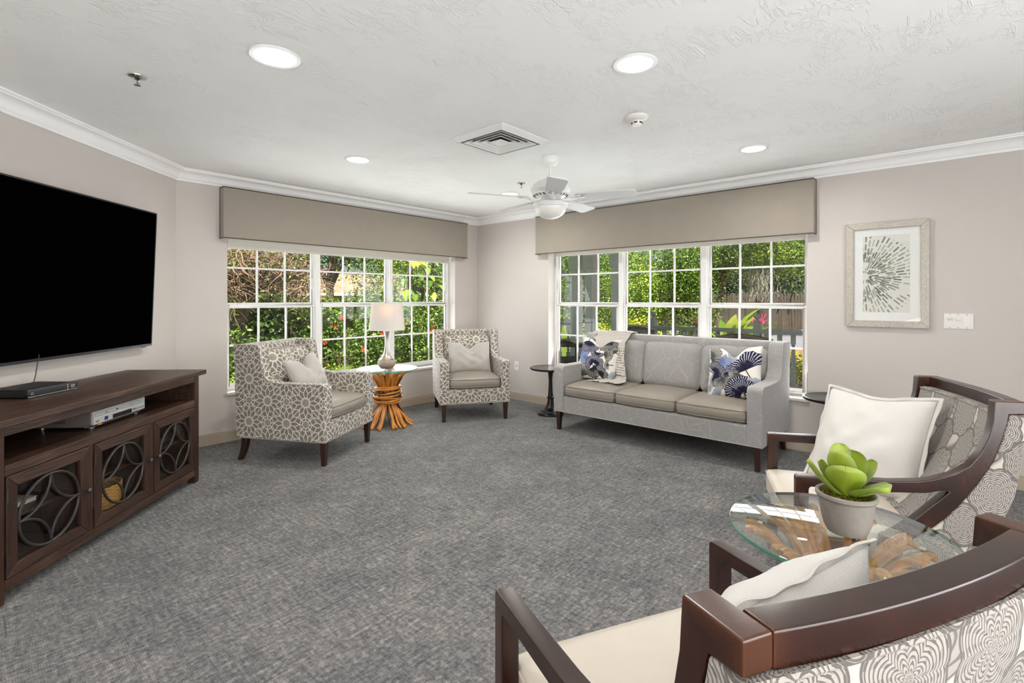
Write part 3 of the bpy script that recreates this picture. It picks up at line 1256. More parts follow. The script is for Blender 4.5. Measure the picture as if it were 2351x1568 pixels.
make_window('window_1', 'three bay white grid window above the lamp table', OP1[1] - OP1[0], Matrix.Translation((OP1[0], W1Y, 0)))
make_window('window_2', 'three bay white grid window behind the grey sofa', OP2[1] - OP2[0],
            Matrix.Translation((W2X, OP2[1], 0)) @ Matrix.Rotation(R_(-90), 4, 'Z'))


# ------------------------------------------------------------------ valances and roller shades
def make_valance(label, length, M4):
    root = thing('window_valance', label, 'valance', group='cloth covered window valances')
    root.matrix_world = M4
    d, z0, z1 = 0.092, 1.868, 2.331
    b = MB()
    b.box(0, length, -d, -d + 0.015, z0, z1)
    b.box(0, 0.015, -d + 0.015, -0.001, z0, z1)
    b.box(length - 0.015, length, -d + 0.015, -0.001, z0, z1)
    b.box(0.015, length - 0.015, -d + 0.015, -0.001, z1 - 0.015, z1)
    ob('panel', b.mesh('valance_panel', 0.004, 2), M['valance'], root)
    for z in (z0 + 0.002, z1 - 0.002):
        p = MB().tube([(0, -0.004, z), (0, -d, z), (length, -d, z), (length, -0.004, z)], 0.0052, 8)
        ob('piping', p.mesh('piping', smooth=True), M['piping_dark'], root)
    for x in (0.0, length):
        p = MB().tube([(x, -0.006, z0), (x, -0.006, z1)], 0.0052, 8)
        ob('piping', p.mesh('piping', smooth=True), M['piping_dark'], root)
    return root


def make_shade(label, length, zb, M4):
    root = thing('roller_shade', label, 'blind', group='rolled up window shades')
    root.matrix_world = M4
    zt = OZ1 - 0.03
    ob('roller', MB().tube([(0.02, 0.055, zt - 0.012), (length - 0.02, 0.055, zt - 0.012)], 0.030, 16).mesh('roller', smooth=True), M['shade'], root)
    s = MB().box(0.03, length - 0.03, 0.083, 0.0845, zb + 0.03, zt - 0.012)
    ob('cloth', s, M['shade'], root)
    h = MB().box(0.03, length - 0.03, 0.077, 0.090, zb, zb + 0.036)
    ob('hem_bar', h.mesh('hem_bar', 0.004, 2), M['shade'], root)
    for x in (0.004, length - 0.016):
        ob('bracket', MB().box(x, x + 0.012, 0.02, 0.10, zt - 0.06, zt + 0.028).mesh('bracket', 0.002, 1), M['white_plastic'], root)


MW1 = Matrix.Translation((0, W1Y, 0))
make_valance('long taupe valance over the lamp table window', 3.003, Matrix.Translation((1.611, W1Y, 0)))
MW2 = Matrix.Rotation(R_(-90), 4, 'Z')
make_valance('long taupe valance over the sofa window', 3.000, Matrix.Translation((W2X, 3.885, 0)) @ MW2)
make_shade('cream roller shade showing below the lamp table window valance', OP1[1] - OP1[0], 1.79, Matrix.Translation((OP1[0], W1Y, 0)))
make_shade('cream roller shade raised inside the sofa window recess', OP2[1] - OP2[0], 1.838, Matrix.Translation((W2X, OP2[1], 0)) @ MW2)

# ================================================================== upholstered armchairs and sofa (local: front -y)
SIDE = [(-0.400, 0.190), (-0.402, 0.600), (-0.396, 0.630), (-0.372, 0.646), (-0.20, 0.642), (0.02, 0.642), (0.080, 0.649),
        (0.122, 0.668), (0.152, 0.702), (0.170, 0.750), (0.182, 0.815), (0.192, 0.885), (0.204, 0.928), (0.232, 0.945), (0.425, 0.945),
        (0.440, 0.930), (0.436, 0.86), (0.402, 0.190)]


def tapered_leg(name, parent, x, y, top=0.026, bot=0.017, h=0.195, sweep=0.0):
    mb = MB()
    n = 6
    rings = []
    for i in range(n + 1):
        t = i / n
        r = bot + (top - bot) * t
        yy = sweep * (1 - t) ** 2
        rings.append([(x - r, y + yy - r, h * t), (x + r, y + yy - r, h * t), (x + r, y + yy + r, h * t), (x - r, y + yy + r, h * t)])
    v = [p for rg in rings for p in rg]
    f = [(3, 2, 1, 0), tuple(4 * n + k for k in range(4))]
    for i in range(n):
        for k in range(4):
            k2 = (k + 1) % 4
            f.append((4 * i + k, 4 * i + k2, 4 * i + 4 + k2, 4 * i + 4 + k))
    mb.add(v, f)
    return ob('leg', mb.mesh('leg', 0.003, 1, 45), M['dark_leg'], parent)


def upholstered(name, label, cat, W, n, fabric, weltm, loc, rz, ta=0.10, group=None):
    root = thing(name, label, cat, loc, rz, group)
    hw = W / 2
    iw = hw - ta
    for s in (-1, 1):
        x0, x1 = (s * hw, s * iw)
        ob('arm', MB().prism(SIDE, min(x0, x1), max(x0, x1), 'x').mesh('arm', 0.022, 4, 40), fabric, root)
        # welt along the outer rim of the side panel
        pts = [(s * (hw - 0.004), p[0], p[1]) for p in SIDE[1:16]]
        pts = [(q[0], q[1] * 0.996, q[2] - 0.004) for q in pts]
        ob('welt', MB().tube(pts, 0.0042, 6).mesh('welt', smooth=True), weltm, root)
        pts = [(s * (iw + 0.006), p[0] + 0.003, p[1] - 0.004) for p in SIDE[1:14]]
        ob('welt', MB().tube(pts, 0.0040, 6).mesh('welt', smooth=True), weltm, root)
    back = [(0.305, 0.30), (0.318, 0.90), (0.330, 0.936), (0.352, 0.943), (0.425, 0.945), (0.440, 0.930), (0.402, 0.192), (0.300, 0.192)]
    ob('back', MB().prism(back, -iw - 0.002, iw + 0.002, 'x').mesh('back', 0.014, 3, 40), fabric, root)
    deck = MB().prism([(-0.392, 0.192), (-0.394, 0.336), (-0.38, 0.348), (0.30, 0.348), (0.30, 0.192)], -iw - 0.002, iw + 0.002, 'x')
    ob('front_rail', deck.mesh('front_rail', 0.008, 2, 40), fabric, root)
    lip = MB().tube([(-hw + 0.004, 0.39, 0.192), (-hw + 0.004, -0.396, 0.192), (hw - 0.004, -0.396, 0.192), (hw - 0.004, 0.39, 0.192)], 0.005, 6)
    ob('hem_welt', lip.mesh('hem_welt', smooth=True), weltm, root)
    cw = 2 * iw / n
    for i in range(n):
        cxn = -iw + cw * (i + 0.5)
        sw, sdp, sh = cw - 0.004, 0.625, 0.108
        c = ob('seat_cushion', softbox(sw, sdp, sh, 0.042, 0.032, 14, seed=i, wrinkle=0.002), M['taupe_leather'], root, (cxn, -0.088, 0.408))
        for zz in (sh / 2 - 0.014, -sh / 2 + 0.014):
            ob('piping', MB().tube(welt(sw - 0.010, sdp - 0.010, zz, 0.036, crown=0.032), 0.0036, 6, True).mesh('piping', smooth=True), M['welt_taupe'], c)
        bw, bh, bt = cw - 0.016, 0.425, 0.135
        b = ob('back_cushion', softbox(bw, bh, bt, 0.055, 0.042, 14, seed=9 + i, wrinkle=0.003), fabric, root, (cxn, 0.228, 0.668), (R_(81), 0, 0))
        ob('piping', MB().tube(welt(bw - 0.008, bh - 0.008, bt / 2 - 0.030, 0.050, crown=0.042), 0.0042, 6, True).mesh('piping', smooth=True), weltm, b)
    for s in (-1, 1):
        tapered_leg('leg', root, s * (hw - 0.045), -0.365)
        tapered_leg('leg', root, s * (hw - 0.045), 0.350, 0.026, 0.020, 0.195, 0.050)
    return root


def facing(dx, dy):
    return math.atan2(dx, -dy)


A1 = upholstered('star_print_armchair', 'taupe star print armchair turned sideways beside the window', 'armchair', 0.765, 1, M['star'], M['welt_taupe'],
                 (2.055, 4.195, 0), facing(0.487, -0.873), group='star print armchairs')
A2 = upholstered('star_print_armchair', 'taupe star print armchair in the corner facing the room', 'armchair', 0.765, 1, M['star'], M['welt_taupe'],
                 (3.957, 4.187, 0), facing(-0.555, -0.832), group='star print armchairs')
SOFA = upholstered('sofa', 'grey leaf velvet sofa with three taupe leather seat cushions', 'sofa', 1.955, 3, M['leafcloth'], M['welt_grey'],
                   (4.435, 2.055, 0), R_(-90), ta=0.115)


# ------------------------------------------------------------------ pillows
def place_pillow(name, label, host, w, h, t, mat, x, y, z, lean, yaw=0, roll=0, chop=0.0, weltm=None, group=None, flange=0.0, seed=1, chopw=0.30, pinch=0.05, wr=0.004):
    """x, y, z: bottom centre in the host's own frame; becomes a thing of its own"""
    me, loop = pillow_mesh(w, h, t, chop, seed=seed, chopw=chopw, pinch=pinch, wr=wr)
    o = thing(name, label, 'pillow', group=group)
    HM = Matrix.Translation(host.location) @ Matrix.Rotation(host.rotation_euler.z, 4, 'Z')
    o.matrix_world = (HM @ Matrix.Translation((x, y, z)) @ Matrix.Rotation(R_(yaw), 4, 'Z') @ Matrix.Rotation(R_(-lean), 4, 'X')
                      @ Matrix.Rotation(R_(roll), 4, 'Y'))
    ob('cover', me, mat, o, (0, 0, h / 2))
    if weltm:
        ob('piping', MB().tube(loop, 0.0035, 6, True).mesh('piping', smooth=True), weltm, o, (0, 0, h / 2))
    if flange:
        mb = MB()
        K = len(loop)
        rnd = random.Random(seed)
        ph = rnd.uniform(0, 6)
        rows = []
        for q in range(3):
            row = []
            for i, p in enumerate(loop):
                a, b = p[0] / (w / 2), p[2] / (h / 2)
                m_ = max(abs(a), abs(b))
                ex = flange * q / 2
                dx = ex * (1 if a > 0.985 * m_ else -1 if a < -0.985 * m_ else a * 0.2)
                dz = ex * (1 if b > 0.985 * m_ else -1 if b < -0.985 * m_ else b * 0.2)
                wv = 0.0016 * q * math.sin(i * 0.55 + ph) + 0.0022 * q * math.sin(i * 0.21 + 2 * ph)
                row.append((p[0] + dx, wv, p[2] + dz))
            rows.append(row)
        v = []
        f = []
        for sgn in (-1, 1):
            b0 = len(v)
            for row in rows:
                v += [(p[0], p[1] + sgn * 0.0025, p[2]) for p in row]
            for q in range(2):
                for i in range(K):
                    j = (i + 1) % K
                    fc = (b0 + q * K + i, b0 + q * K + j, b0 + (q + 1) * K + j, b0 + (q + 1) * K + i)
                    f.append(fc if sgn < 0 else fc[::-1])
        for i in range(K):
            j = (i + 1) % K
            f.append((2 * K + i, 2 * K + j, 5 * K + j, 5 * K + i))
        mb.add(v, f)
        ob('flange', mb.mesh('flange', smooth=True), mat, o, (0, 0, h / 2))
    return o


place_pillow('lumbar_pillow', 'plain grey velvet pillow on the sideways star print armchair', A1, 0.50, 0.38, 0.17, M['grey_linen'],
             0.01, -0.07, 0.470, 24, 6, -4, 0.105, M['welt_grey'], 'grey velvet pillows', seed=3)
place_pillow('lumbar_pillow', 'plain grey velvet pillow on the corner star print armchair', A2, 0.49, 0.37, 0.16, M['grey_linen'],
             0.0, -0.04, 0.468, 22, 0, 1, 0.075, M['welt_grey'], 'grey velvet pillows', seed=4)

GK_L = [(-.20, .10, -60, .13, 'blue'), (-.10, .01, -100, .11, 'blue'), (-.13, .19, -75, .14, 'navy'), (.02, .10, -110, .10, 'navy'),
        (.10, .04, 20, .095, 'grey'), (.12, .21, -95, .12, 'black'), (.17, -.06, -170, .05, 'grey'), (.21, .08, 150, .06, 'grey'),
        (-.13, -.21, 95, .14, 'grey'), (.0, -.10, -55, .12, 'black'), (.02, -.07, 60, .10, 'navy'), (0.0, -.06, 150, .11, 'navy'),
        (.08, -.18, 35, .10, 'black'), (.24, -.18, 140, .07, 'pale')]
GK_R = [(-.20, .12, 15, .13, 'grey'), (-.10, .10, -15, .10, 'blue'), (-.03, .16, 30, .07, 'pale'), (.13, .00, 118, .185, 'navy'),
        (-.15, -.02, 55, .11, 'navy'), (-.15, -.03, -35, .115, 'navy'), (-.02, -.04, 120, .07, 'navy'), (.0, -.05, -20, .085, 'black'),
        (.06, -.02, -110, .085, 'grey'), (-.08, -.07, -70, .10, 'grey'), (.19, -.12, 100, .07, 'pale'), (.09, -.19, 150, .15, 'navy'),
        (.11, -.19, 78, .12, 'navy'), (-.21, -.14, -30, .05, 'pale'), (-.10, -.22, 150, .08, 'pale')]
M['ginkgo_a'] = mat_ginkgo('fan_leaf_print_a', GK_L)
M['ginkgo_b'] = mat_ginkgo('fan_leaf_print_b', GK_R)
place_pillow('print_pillow', 'navy fan leaf pillow half covered by the knitted throw', SOFA, 0.455, 0.455, 0.17, M['ginkgo_a'],
             -0.725, -0.045, 0.475, 20, 3, 2, 0.085, None, 'fan leaf pillows', seed=5, chopw=0.38)
place_pillow('print_pillow', 'navy fan leaf pillow by the sofa arm near the framed picture', SOFA, 0.455, 0.455, 0.17, M['ginkgo_b'],
             0.665, -0.085, 0.475, 20, -5, -6, 0.085, None, 'fan leaf pillows', seed=6, chopw=0.30)


# ------------------------------------------------------------------ knitted throw over the sofa
def make_throw():
    root = thing('knitted_throw', 'cream dashed knit throw draped over the sofa back', 'blanket')
    root.matrix_world = Matrix.Translation(SOFA.location) @ Matrix.Rotation(SOFA.rotation_euler.z, 4, 'Z')
    path = [(0.462, 0.72), (0.458, 0.86), (0.452, 0.935), (0.425, 0.962), (0.36, 0.965), (0.295, 0.963), (0.262, 0.948), (0.225, 0.915), (0.17, 0.893),
            (0.110, 0.868), (0.080, 0.81), (0.065, 0.74), (0.050, 0.66), (0.030, 0.58), (0.01, 0.525), (-0.04, 0.503), (-0.12, 0.502), (-0.19, 0.500)]
    L = [0]
    for a, b in zip(path, path[1:]):
        L.append(L[-1] + math.hypot(a[0] - b[0], a[1] - b[1]))
    tot = L[-1]

    def at(v):
        s = v * tot
        for i in range(len(L) - 1):
            if s <= L[i + 1] + 1e-9:
                t = (s - L[i]) / (L[i + 1] - L[i])
                return [path[i][k] + (path[i + 1][k] - path[i][k]) * t for k in (0, 1)]
        return path[-1]

    def lerp(tab, v):
        for (a, x), (b, y) in zip(tab, tab[1:]):
            if v <= b:
                t = (v - a) / (b - a)
                t = t * t * (3 - 2 * t)
                return x + (y - x) * t
        return tab[-1][1]
    xl = [(0, -0.93), (0.38, -0.925), (0.52, -0.80), (0.66, -0.64), (0.85, -0.62), (1, -0.68)]
    xr = [(0, -0.50), (0.40, -0.475), (0.60, -0.435), (0.8, -0.395), (0.92, -0.345), (1, -0.35)]

    def fn(u, v):
        y, z = at(v)
        a, b = lerp(xl, v), lerp(xr, v)
        x = a + (b - a) * u
        amp = 0.004 + 0.020 * max(0.0, min(1.0, (v - 0.42) / 0.25)) * (1 - 0.6 * max(0, min(1, (v - 0.82) / 0.1)))
        fold = (math.sin(u * 15 + 2 * math.sin(v * 5)) * 0.5 + 0.5) * amp
        ridge = 0.012 * math.exp(-((u - 0.80) / 0.12) ** 2) if v > 0.2 else 0.0
        if v > 0.80:
            return (x, y, z + fold * 0.7 + ridge * 0.3)
        if v > 0.44:
            return (x, y - fold - ridge, z + fold * 0.25)
        return (x, y, z + fold + ridge * 0.5)
    cloth = MB()
    cloth.grid(fn, 44, 110, uv=lambda u, v: (u * 0.50, v * tot))
    me = cloth.mesh('throw_cloth', smooth=False)
    me.shade_smooth()
    o = ob('cloth', me, M['throw'], root)
    md = o.modifiers.new('thick', 'SOLIDIFY')
    md.thickness = 0.006
    md.offset = 1.0
    rnd = random.Random(4)
    fr = MB()
    for i in range(46):
        u = (i + 0.5) / 46
        p = fn(u, 1.0)
        a = rnd.uniform(-0.012, 0.012)
        fr.tube([(p[0], p[1], p[2] + 0.003), (p[0] + a * 0.5, p[1] - 0.015, p[2] + 0.003), (p[0] + a, p[1] - 0.034, p[2] - 0.001)], 0.0018, 5)
    ob('fringe', fr.mesh('fringe', smooth=True), M['white_linen'], root)['kind'] = 'stuff'


make_throw()

# ================================================================== dark wood lounge chairs (local: front -y, t = y + 0.37)
WOOD = [(0.0, 0.0), (0.0, 0.600), (0.006, 0.608), (0.12, 0.611), (0.325, 0.620), (0.414, 0.630), (0.457, 0.641), (0.522, 0.668), (0.568, 0.703),
        (0.601, 0.752), (0.627, 0.815), (0.638, 0.872), (0.643, 0.945), (0.738, 0.945), (0.738, 0.902), (0.684, 0.897), (0.678, 0.865),
        (0.662, 0.798), (0.638, 0.725), (0.601, 0.654), (0.560, 0.587), (0.500, 0.507), (0.462, 0.467), (0.405, 0.418), (0.335, 0.375),
        (0.290, 0.360), (0.290, 0.405), (0.338, 0.432), (0.398, 0.485), (0.455, 0.546), (0.506, 0.600), (0.500, 0.606), (0.436, 0.588), (0.306, 0.576),
        (0.052, 0.570), (0.046, 0.560), (0.046, 0.0)]
FAB_OUT = [(0.684, 0.897), (0.741, 0.900), (0.743, 0.856), (0.726, 0.729), (0.702, 0.600), (0.662, 0.494), (0.600, 0.410), (0.560, 0.360), (0.540, 0.300),
           (0.36, 0.300), (0.345, 0.376), (0.405, 0.418), (0.462, 0.467), (0.500, 0.507), (0.560, 0.587), (0.601, 0.654), (0.638, 0.725), (0.662, 0.798), (0.678, 0.865)]
FAB_IN = [(0.650, 0.890), (0.640, 0.84), (0.622, 0.78), (0.598, 0.715), (0.560, 0.645), (0.515, 0.575), (0.470, 0.515), (0.425, 0.462), (0.380, 0.425),
          (0.46, 0.425), (0.520, 0.500), (0.580, 0.580), (0.640, 0.690), (0.675, 0.80), (0.700, 0.898), (0.66, 0.9)]


def lounge_chair(label, loc, rz):
    root = thing('lounge_chair', label, 'chair', loc, rz, 'dark wood lounge chairs')
    y0 = -0.37
    hwf, hwr = 0.355, 0.330

    def hx(t):
        return hwf + (hwr - hwf) * min(1, max(0, t / 0.74))
    for s in (-1, 1):
        mb = MB()
        n = len(WOOD)
        v = [(s * hx(p[0]), p[0] + y0, p[1]) for p in WOOD] + [(s * (hx(p[0]) - 0.045), p[0] + y0, p[1]) for p in WOOD]
        f = [tuple(range(n)), tuple(range(2 * n - 1, n - 1, -1))] + [(i, (i + 1) % n, n + (i + 1) % n, n + i) for i in range(n)]
        mb.add(v, f)
        ob('side_frame', mb.mesh('side_frame', 0.0045, 2, 25), M['stained'], root)
        # rear leg
        rl = MB()
        rl.hexa([(s * hwr - 0.022 * 1 * s - 0.020, 0.62 + y0, 0), (s * hwr - 0.022 * s + 0.020, 0.62 + y0, 0), (s * hwr - 0.022 * s + 0.020, 0.66 + y0, 0), (s * hwr - 0.022 * s - 0.020, 0.66 + y0, 0)],
                [(s * hwr - 0.022 * s - 0.020, 0.49 + y0, 0.40), (s * hwr - 0.022 * s + 0.020, 0.49 + y0, 0.40), (s * hwr - 0.022 * s + 0.020, 0.55 + y0, 0.40), (s * hwr - 0.022 * s - 0.020, 0.55 + y0, 0.40)])
        ob('leg', rl.mesh('leg', 0.003, 1), M['stained'], root)
    # top rail, bowed backwards
    mb = MB()
    N = 14
    xi = hwr - 0.045
    ring = []
    for i in range(N + 1):
        u = -1 + 2 * i / N
        bow = 0.022 * (1 - u * u)
        x = u * xi
        for (t, z) in ((0.690, 0.897), (0.738, 0.899), (0.738, 0.945), (0.692, 0.945)):
            ring.append((x, t + y0 + bow, z))
    f = [(0, 1, 2, 3), tuple(4 * N + k for k in (3, 2, 1, 0))]
    for i in range(N):
        for k in range(4):
            k2 = (k + 1) % 4
            f.append((4 * i + k, 4 * i + 4 + k, 4 * i + 4 + k2, 4 * i + k2))
    mb.add(ring, f)
    ob('top_rail', mb.mesh('top_rail', 0.004, 2, 40), M['stained'], root)
    # upholstered outer back shell (full width) and inner backrest between the posts
    def shell(poly, fx, bowk, nm, bev):
        mb = MB()
        n = len(poly)
        K = 10
        v = []
        for i in range(K + 1):
            u = -1 + 2 * i / K
            for p in poly:
                bow = bowk * (1 - u * u) * max(0, min(1, (p[1] - 0.40) / 0.4))
                v.append((u * fx(p[0]), p[0] + y0 + bow, p[1]))
        f = [tuple(range(n - 1, -1, -1)), tuple(K * n + k for k in range(n))]
        for i in range(K):
            for k in range(n):
                k2 = (k + 1) % n
                f.append((i * n + k, i * n + k2, (i + 1) * n + k2, (i + 1) * n + k))
        mb.add(v, f)
        return ob(nm, mb.mesh(nm, bev, 3, 50), M['damask'], root)
    shell(FAB_OUT, lambda t: hx(t) - 0.001, 0.020, 'back_shell', 0.008)
    inner = shell(FAB_IN, lambda t: hx(t) - 0.047, 0.022, 'backrest', 0.010)
    pts = [((-1 + 2 * i / 16) * (xi - 0.008), 0.652 + y0 + 0.022 * (1 - (-1 + i / 8) ** 2), 0.893) for i in range(17)]
    ob('welt', MB().tube(pts, 0.005, 6).mesh('welt', smooth=True), M['damask'], inner)
    pts = [((-1 + 2 * i / 16) * (hwr - 0.006), 0.742 + y0 + 0.020 * (1 - (-1 + i / 8) ** 2), 0.898) for i in range(17)]
    ob('welt', MB().tube(pts, 0.005, 6).mesh('welt', smooth=True), M['damask'], root)
    # seat
    st = ob('seat_cushion', softbox(0.615, 0.56, 0.125, 0.030, 0.014, 12, seed=5), M['cream_leather'], root, (0, -0.105, 0.372))
    ob('seam', MB().tube(welt(0.612, 0.556, 0.045, 0.03, crown=0.014), 0.0025, 6, True).mesh('seam', smooth=True), M['cream_leather'], st)
    rails = MB()
    rails.box(-0.31, 0.31, y0 + 0.006, y0 + 0.034, 0.255, 0.312)
    ob('seat_rail', rails.mesh('seat_rail', 0.004, 2), M['stained'], root)
    for s in (-1, 1):
        r = MB().box(s * 0.332 - 0.016, s * 0.332 + 0.014 if s < 0 else s * 0.332 + 0.012, y0 + 0.03, y0 + 0.36, 0.255, 0.37)
        ob('seat_rail', r.mesh('seat_rail', 0.004, 2), M['stained'], root)
    return root


CA = lounge_chair('medallion print lounge chair with dark wood arms beyond the glass table', (2.708, 0.273, 0), facing(-0.392, 0.92))
CB = lounge_chair('dark wood lounge chair seen from behind, closest to the camera', (1.028, 0.350, 0), facing(0.452, 0.892))
place_pillow('linen_pillow', 'large white linen pillow standing on the chair beyond the glass table', CA, 0.475, 0.475, 0.18, M['white_linen'],
             -0.06, -0.05, 0.440, 26, 41.5, -1.9, 0.022, None, 'white linen pillows', 0.014, 11, 0.55, 0.06, 0.006)
place_pillow('linen_pillow', 'white linen pillow peeking over the dark back rail closest to the camera', CB, 0.37, 0.42, 0.18, M['white_linen'],
             -0.105, 0.01, 0.450, 21, 0, 15, 0.0, None, 'white linen pillows', 0.009, 12, 0.55, 0.06, 0.006)

# ================================================================== rattan bundle tables with round glass tops
def rattan_table(label, loc, rz, seed):
    root = thing('rattan_table', label, 'table', loc, rz, 'rattan bundle tables')
    rnd = random.Random(seed)
    N = 34
    cane_r = 0.0125
    for i in range(N):
        a = 2 * math.pi * i / N + rnd.uniform(-0.05, 0.05)
        tw = rnd.uniform(-0.28, 0.28)
        rb = rnd.uniform(0.225, 0.275)
        rt = rnd.uniform(0.205, 0.262)
        rw = rnd.choice((0.055, 0.075, 0.092))
        zt = 0.577
        pts = []
        prof = [(rb, 0.012, 0.0), (rb * 0.80, 0.045, .12), (rb * 0.55 + rw * 0.25, 0.12, .3), (rw * 1.08, 0.22, .5), (rw, 0.31, .62), (rw * 1.03, 0.40, .72),
                (rw * 0.70 + rt * 0.28, 0.475, .84), (rt * 0.66 + 0.01, 0.535, .93), (rt * 0.9, 0.565, .98), (rt, zt - 0.014, 1.0)]
        for r, z, k in prof:
            aa = a + tw * (k - 0.5) * 2
            pts.append(Vector((r * math.cos(aa), r * math.sin(aa), z)))
        # smooth (Catmull-Rom)
        sm = []
        for j in range(len(pts) - 1):
            p0, p1, p2, p3 = pts[max(j - 1, 0)], pts[j], pts[j + 1], pts[min(j + 2, len(pts) - 1)]
            for q in range(3):
                t = q / 3
                sm.append(0.5 * ((2 * p1) + (p2 - p0) * t + (2 * p0 - 5 * p1 + 4 * p2 - p3) * t * t + (3 * p1 - p0 - 3 * p2 + p3) * t ** 3))
        sm.append(pts[-1])
        dark = i in (3, 11, 12, 20, 28)
        cr = cane_r * rnd.uniform(0.85, 1.12)
        ob('cane', MB().tube([tuple(p) for p in sm], cr, 8).mesh('cane', smooth=True), M['cane_dark' if dark else 'cane'], root)
    # bindings round the waist
    for j, (z, tilt, dk) in enumerate(((0.248, 0.02, 0), (0.270, -0.10, 0), (0.290, 0.16, 1), (0.302, -0.05, 0), (0.325, 0.12, 0), (0.342, -0.12, 1), (0.358, 0.08, 0), (0.380, -0.08, 0), (0.395, 0.10, 0))):
        ph = rnd.uniform(0, 6.28)
        pts = []
        for k in range(40):
            a = 2 * math.pi * k / 40
            r = 0.122 + 0.018 * math.sin(3.14 * (z - 0.235) / 0.175) + 0.005 * math.sin(2 * a + ph)
            pts.append((r * math.cos(a), r * math.sin(a), z + tilt * r * math.sin(a + ph)))
        ob('binding', MB().tube(pts, 0.0118, 8, True).mesh('binding', smooth=True), M['cane_dark' if dk else 'cane'], root)
    rg = 0.307
    top = MB().lathe([(rg - 0.002, 0.5805), (rg, 0.5825), (rg, 0.5915), (rg - 0.002, 0.5930)], 72)
    g = ob('glass_top', top.mesh('glass_top', smooth=True), M['table_glass'], root)
    rim = MB().lathe([(rg + 0.0004, 0.5815), (rg + 0.0012, 0.583), (rg + 0.0012, 0.591), (rg + 0.0004, 0.5924)], 72, cap=False)
    ob('polished_edge', rim.mesh('polished_edge', smooth=True), M['glass_edge'], g)
    for k in range(4):
        a = R_(45 + 90 * k)
        ob('bumper', MB().lathe([(0.008, 0.5762), (0.008, 0.5802)], 12, center=(0.215 * math.cos(a), 0.215 * math.sin(a))), M['white_plastic'], root)
    return root


T1 = rattan_table('rattan bundle table with glass top below the lit lamp', (3.015, 4.432, 0), 0.4, 3)
T2 = rattan_table('rattan bundle table with glass top holding the potted succulent', (1.835, 0.276, 0), 1.1, 8)


# ------------------------------------------------------------------ table lamp
def table_lamp():
    x, y, z0 = 3.005, 4.432, 0.5935
    root = thing('table_lamp', 'lit table lamp with drum shade and gourd shaped base', 'lamp', (x, y, z0))
    base = [(0.058, 0.0), (0.066, 0.004), (0.086, 0.030), (0.093, 0.055), (0.090, 0.078), (0.078, 0.092), (0.062, 0.097)]
    ob('ceramic_base', MB().lathe(base, 36).mesh('ceramic_base', smooth=True), M['taupe_ceramic'], root)
    neck = [(0.078, 0.093), (0.079, 0.098), (0.060, 0.112), (0.042, 0.138), (0.029, 0.175), (0.022, 0.22), (0.019, 0.28), (0.020, 0.33), (0.026, 0.365), (0.033, 0.380), (0.033, 0.386), (0.012, 0.388)]
    ob('metal_neck', MB().lathe(neck, 36).mesh('metal_neck', smooth=True), M['nickel'], root)
    ob('socket', MB().lathe([(0.013, 0.386), (0.013, 0.470)], 16), M['white_plastic'], root)
    zb, zt = 0.400, 0.674
    rb, rt = 0.184, 0.157
    prof_o = [(rb, zb), (rt, zt)]
    g = Graph('linen_lamp_shade')
    u, v = g.uv()
    w = g.noise(g.vec(u * 160.0, v * 30.0), 3.0, 3.0)
    c = g.mix(w, rgb(202, 198, 194), rgb(214, 210, 206))
    g.put(g.p.inputs['Base Color'], c)
    g.p.inputs['Roughness'].default_value = 0.9
    tr = g.nt.nodes.new('ShaderNodeBsdfTranslucent')
    tr.inputs[0].default_value = rgb(232, 224, 214)
    mx = g.nt.nodes.new('ShaderNodeMixShader')
    mx.inputs[0].default_value = 0.24
    g.nt.links.new(g.p.outputs[0], mx.inputs[1])
    g.nt.links.new(tr.outputs[0], mx.inputs[2])
    g.nt.links.new(mx.outputs[0], g.o.inputs[0])
    sh = MB().lathe([(rb, zb), (rt, zt)], 56, cap=False)
    so = ob('shade', sh.mesh('shade', smooth=True), g.mat, root)
    for r, z in ((rb, zb), (rt, zt)):
        ob('shade_rim', MB().tube([(r * math.cos(2 * math.pi * k / 56), r * math.sin(2 * math.pi * k / 56), z) for k in range(56)], 0.0022, 6, True).mesh('shade_rim', smooth=True), M['shade'], so)
    sp = MB()
    for k in range(3):
        a = R_(20 + 120 * k)
        sp.tube([(0.012 * math.cos(a), 0.012 * math.sin(a), 0.655), (rt * math.cos(a), rt * math.sin(a), 0.668)], 0.0018, 6)
    ob('spider', sp, M['nickel'], so)
    bulb = MB().lathe([(0.010, 0.470), (0.016, 0.485), (0.029, 0.515), (0.031, 0.535), (0.024, 0.556), (0.008, 0.567)], 20)
    ob('bulb', bulb.mesh('bulb', smooth=True), emis('warm_bulb', (1.0, 0.62, 0.26, 1), 1.5), root)
    ld = bpy.data.lights.new('lamp_glow', 'POINT')
    ld.energy = 0.34
    ld.color = (1.0, 0.46, 0.11)
    ld.shadow_soft_size = 0.03
    lo = bpy.data.objects.new('lamp_glow', ld)
    COL.objects.link(lo)
    # light set off the bulb, near the shade's room side, to concentrate its glow
    lo.parent = root
    lo.location = (-0.066, -0.097, 0.600)


table_lamp()


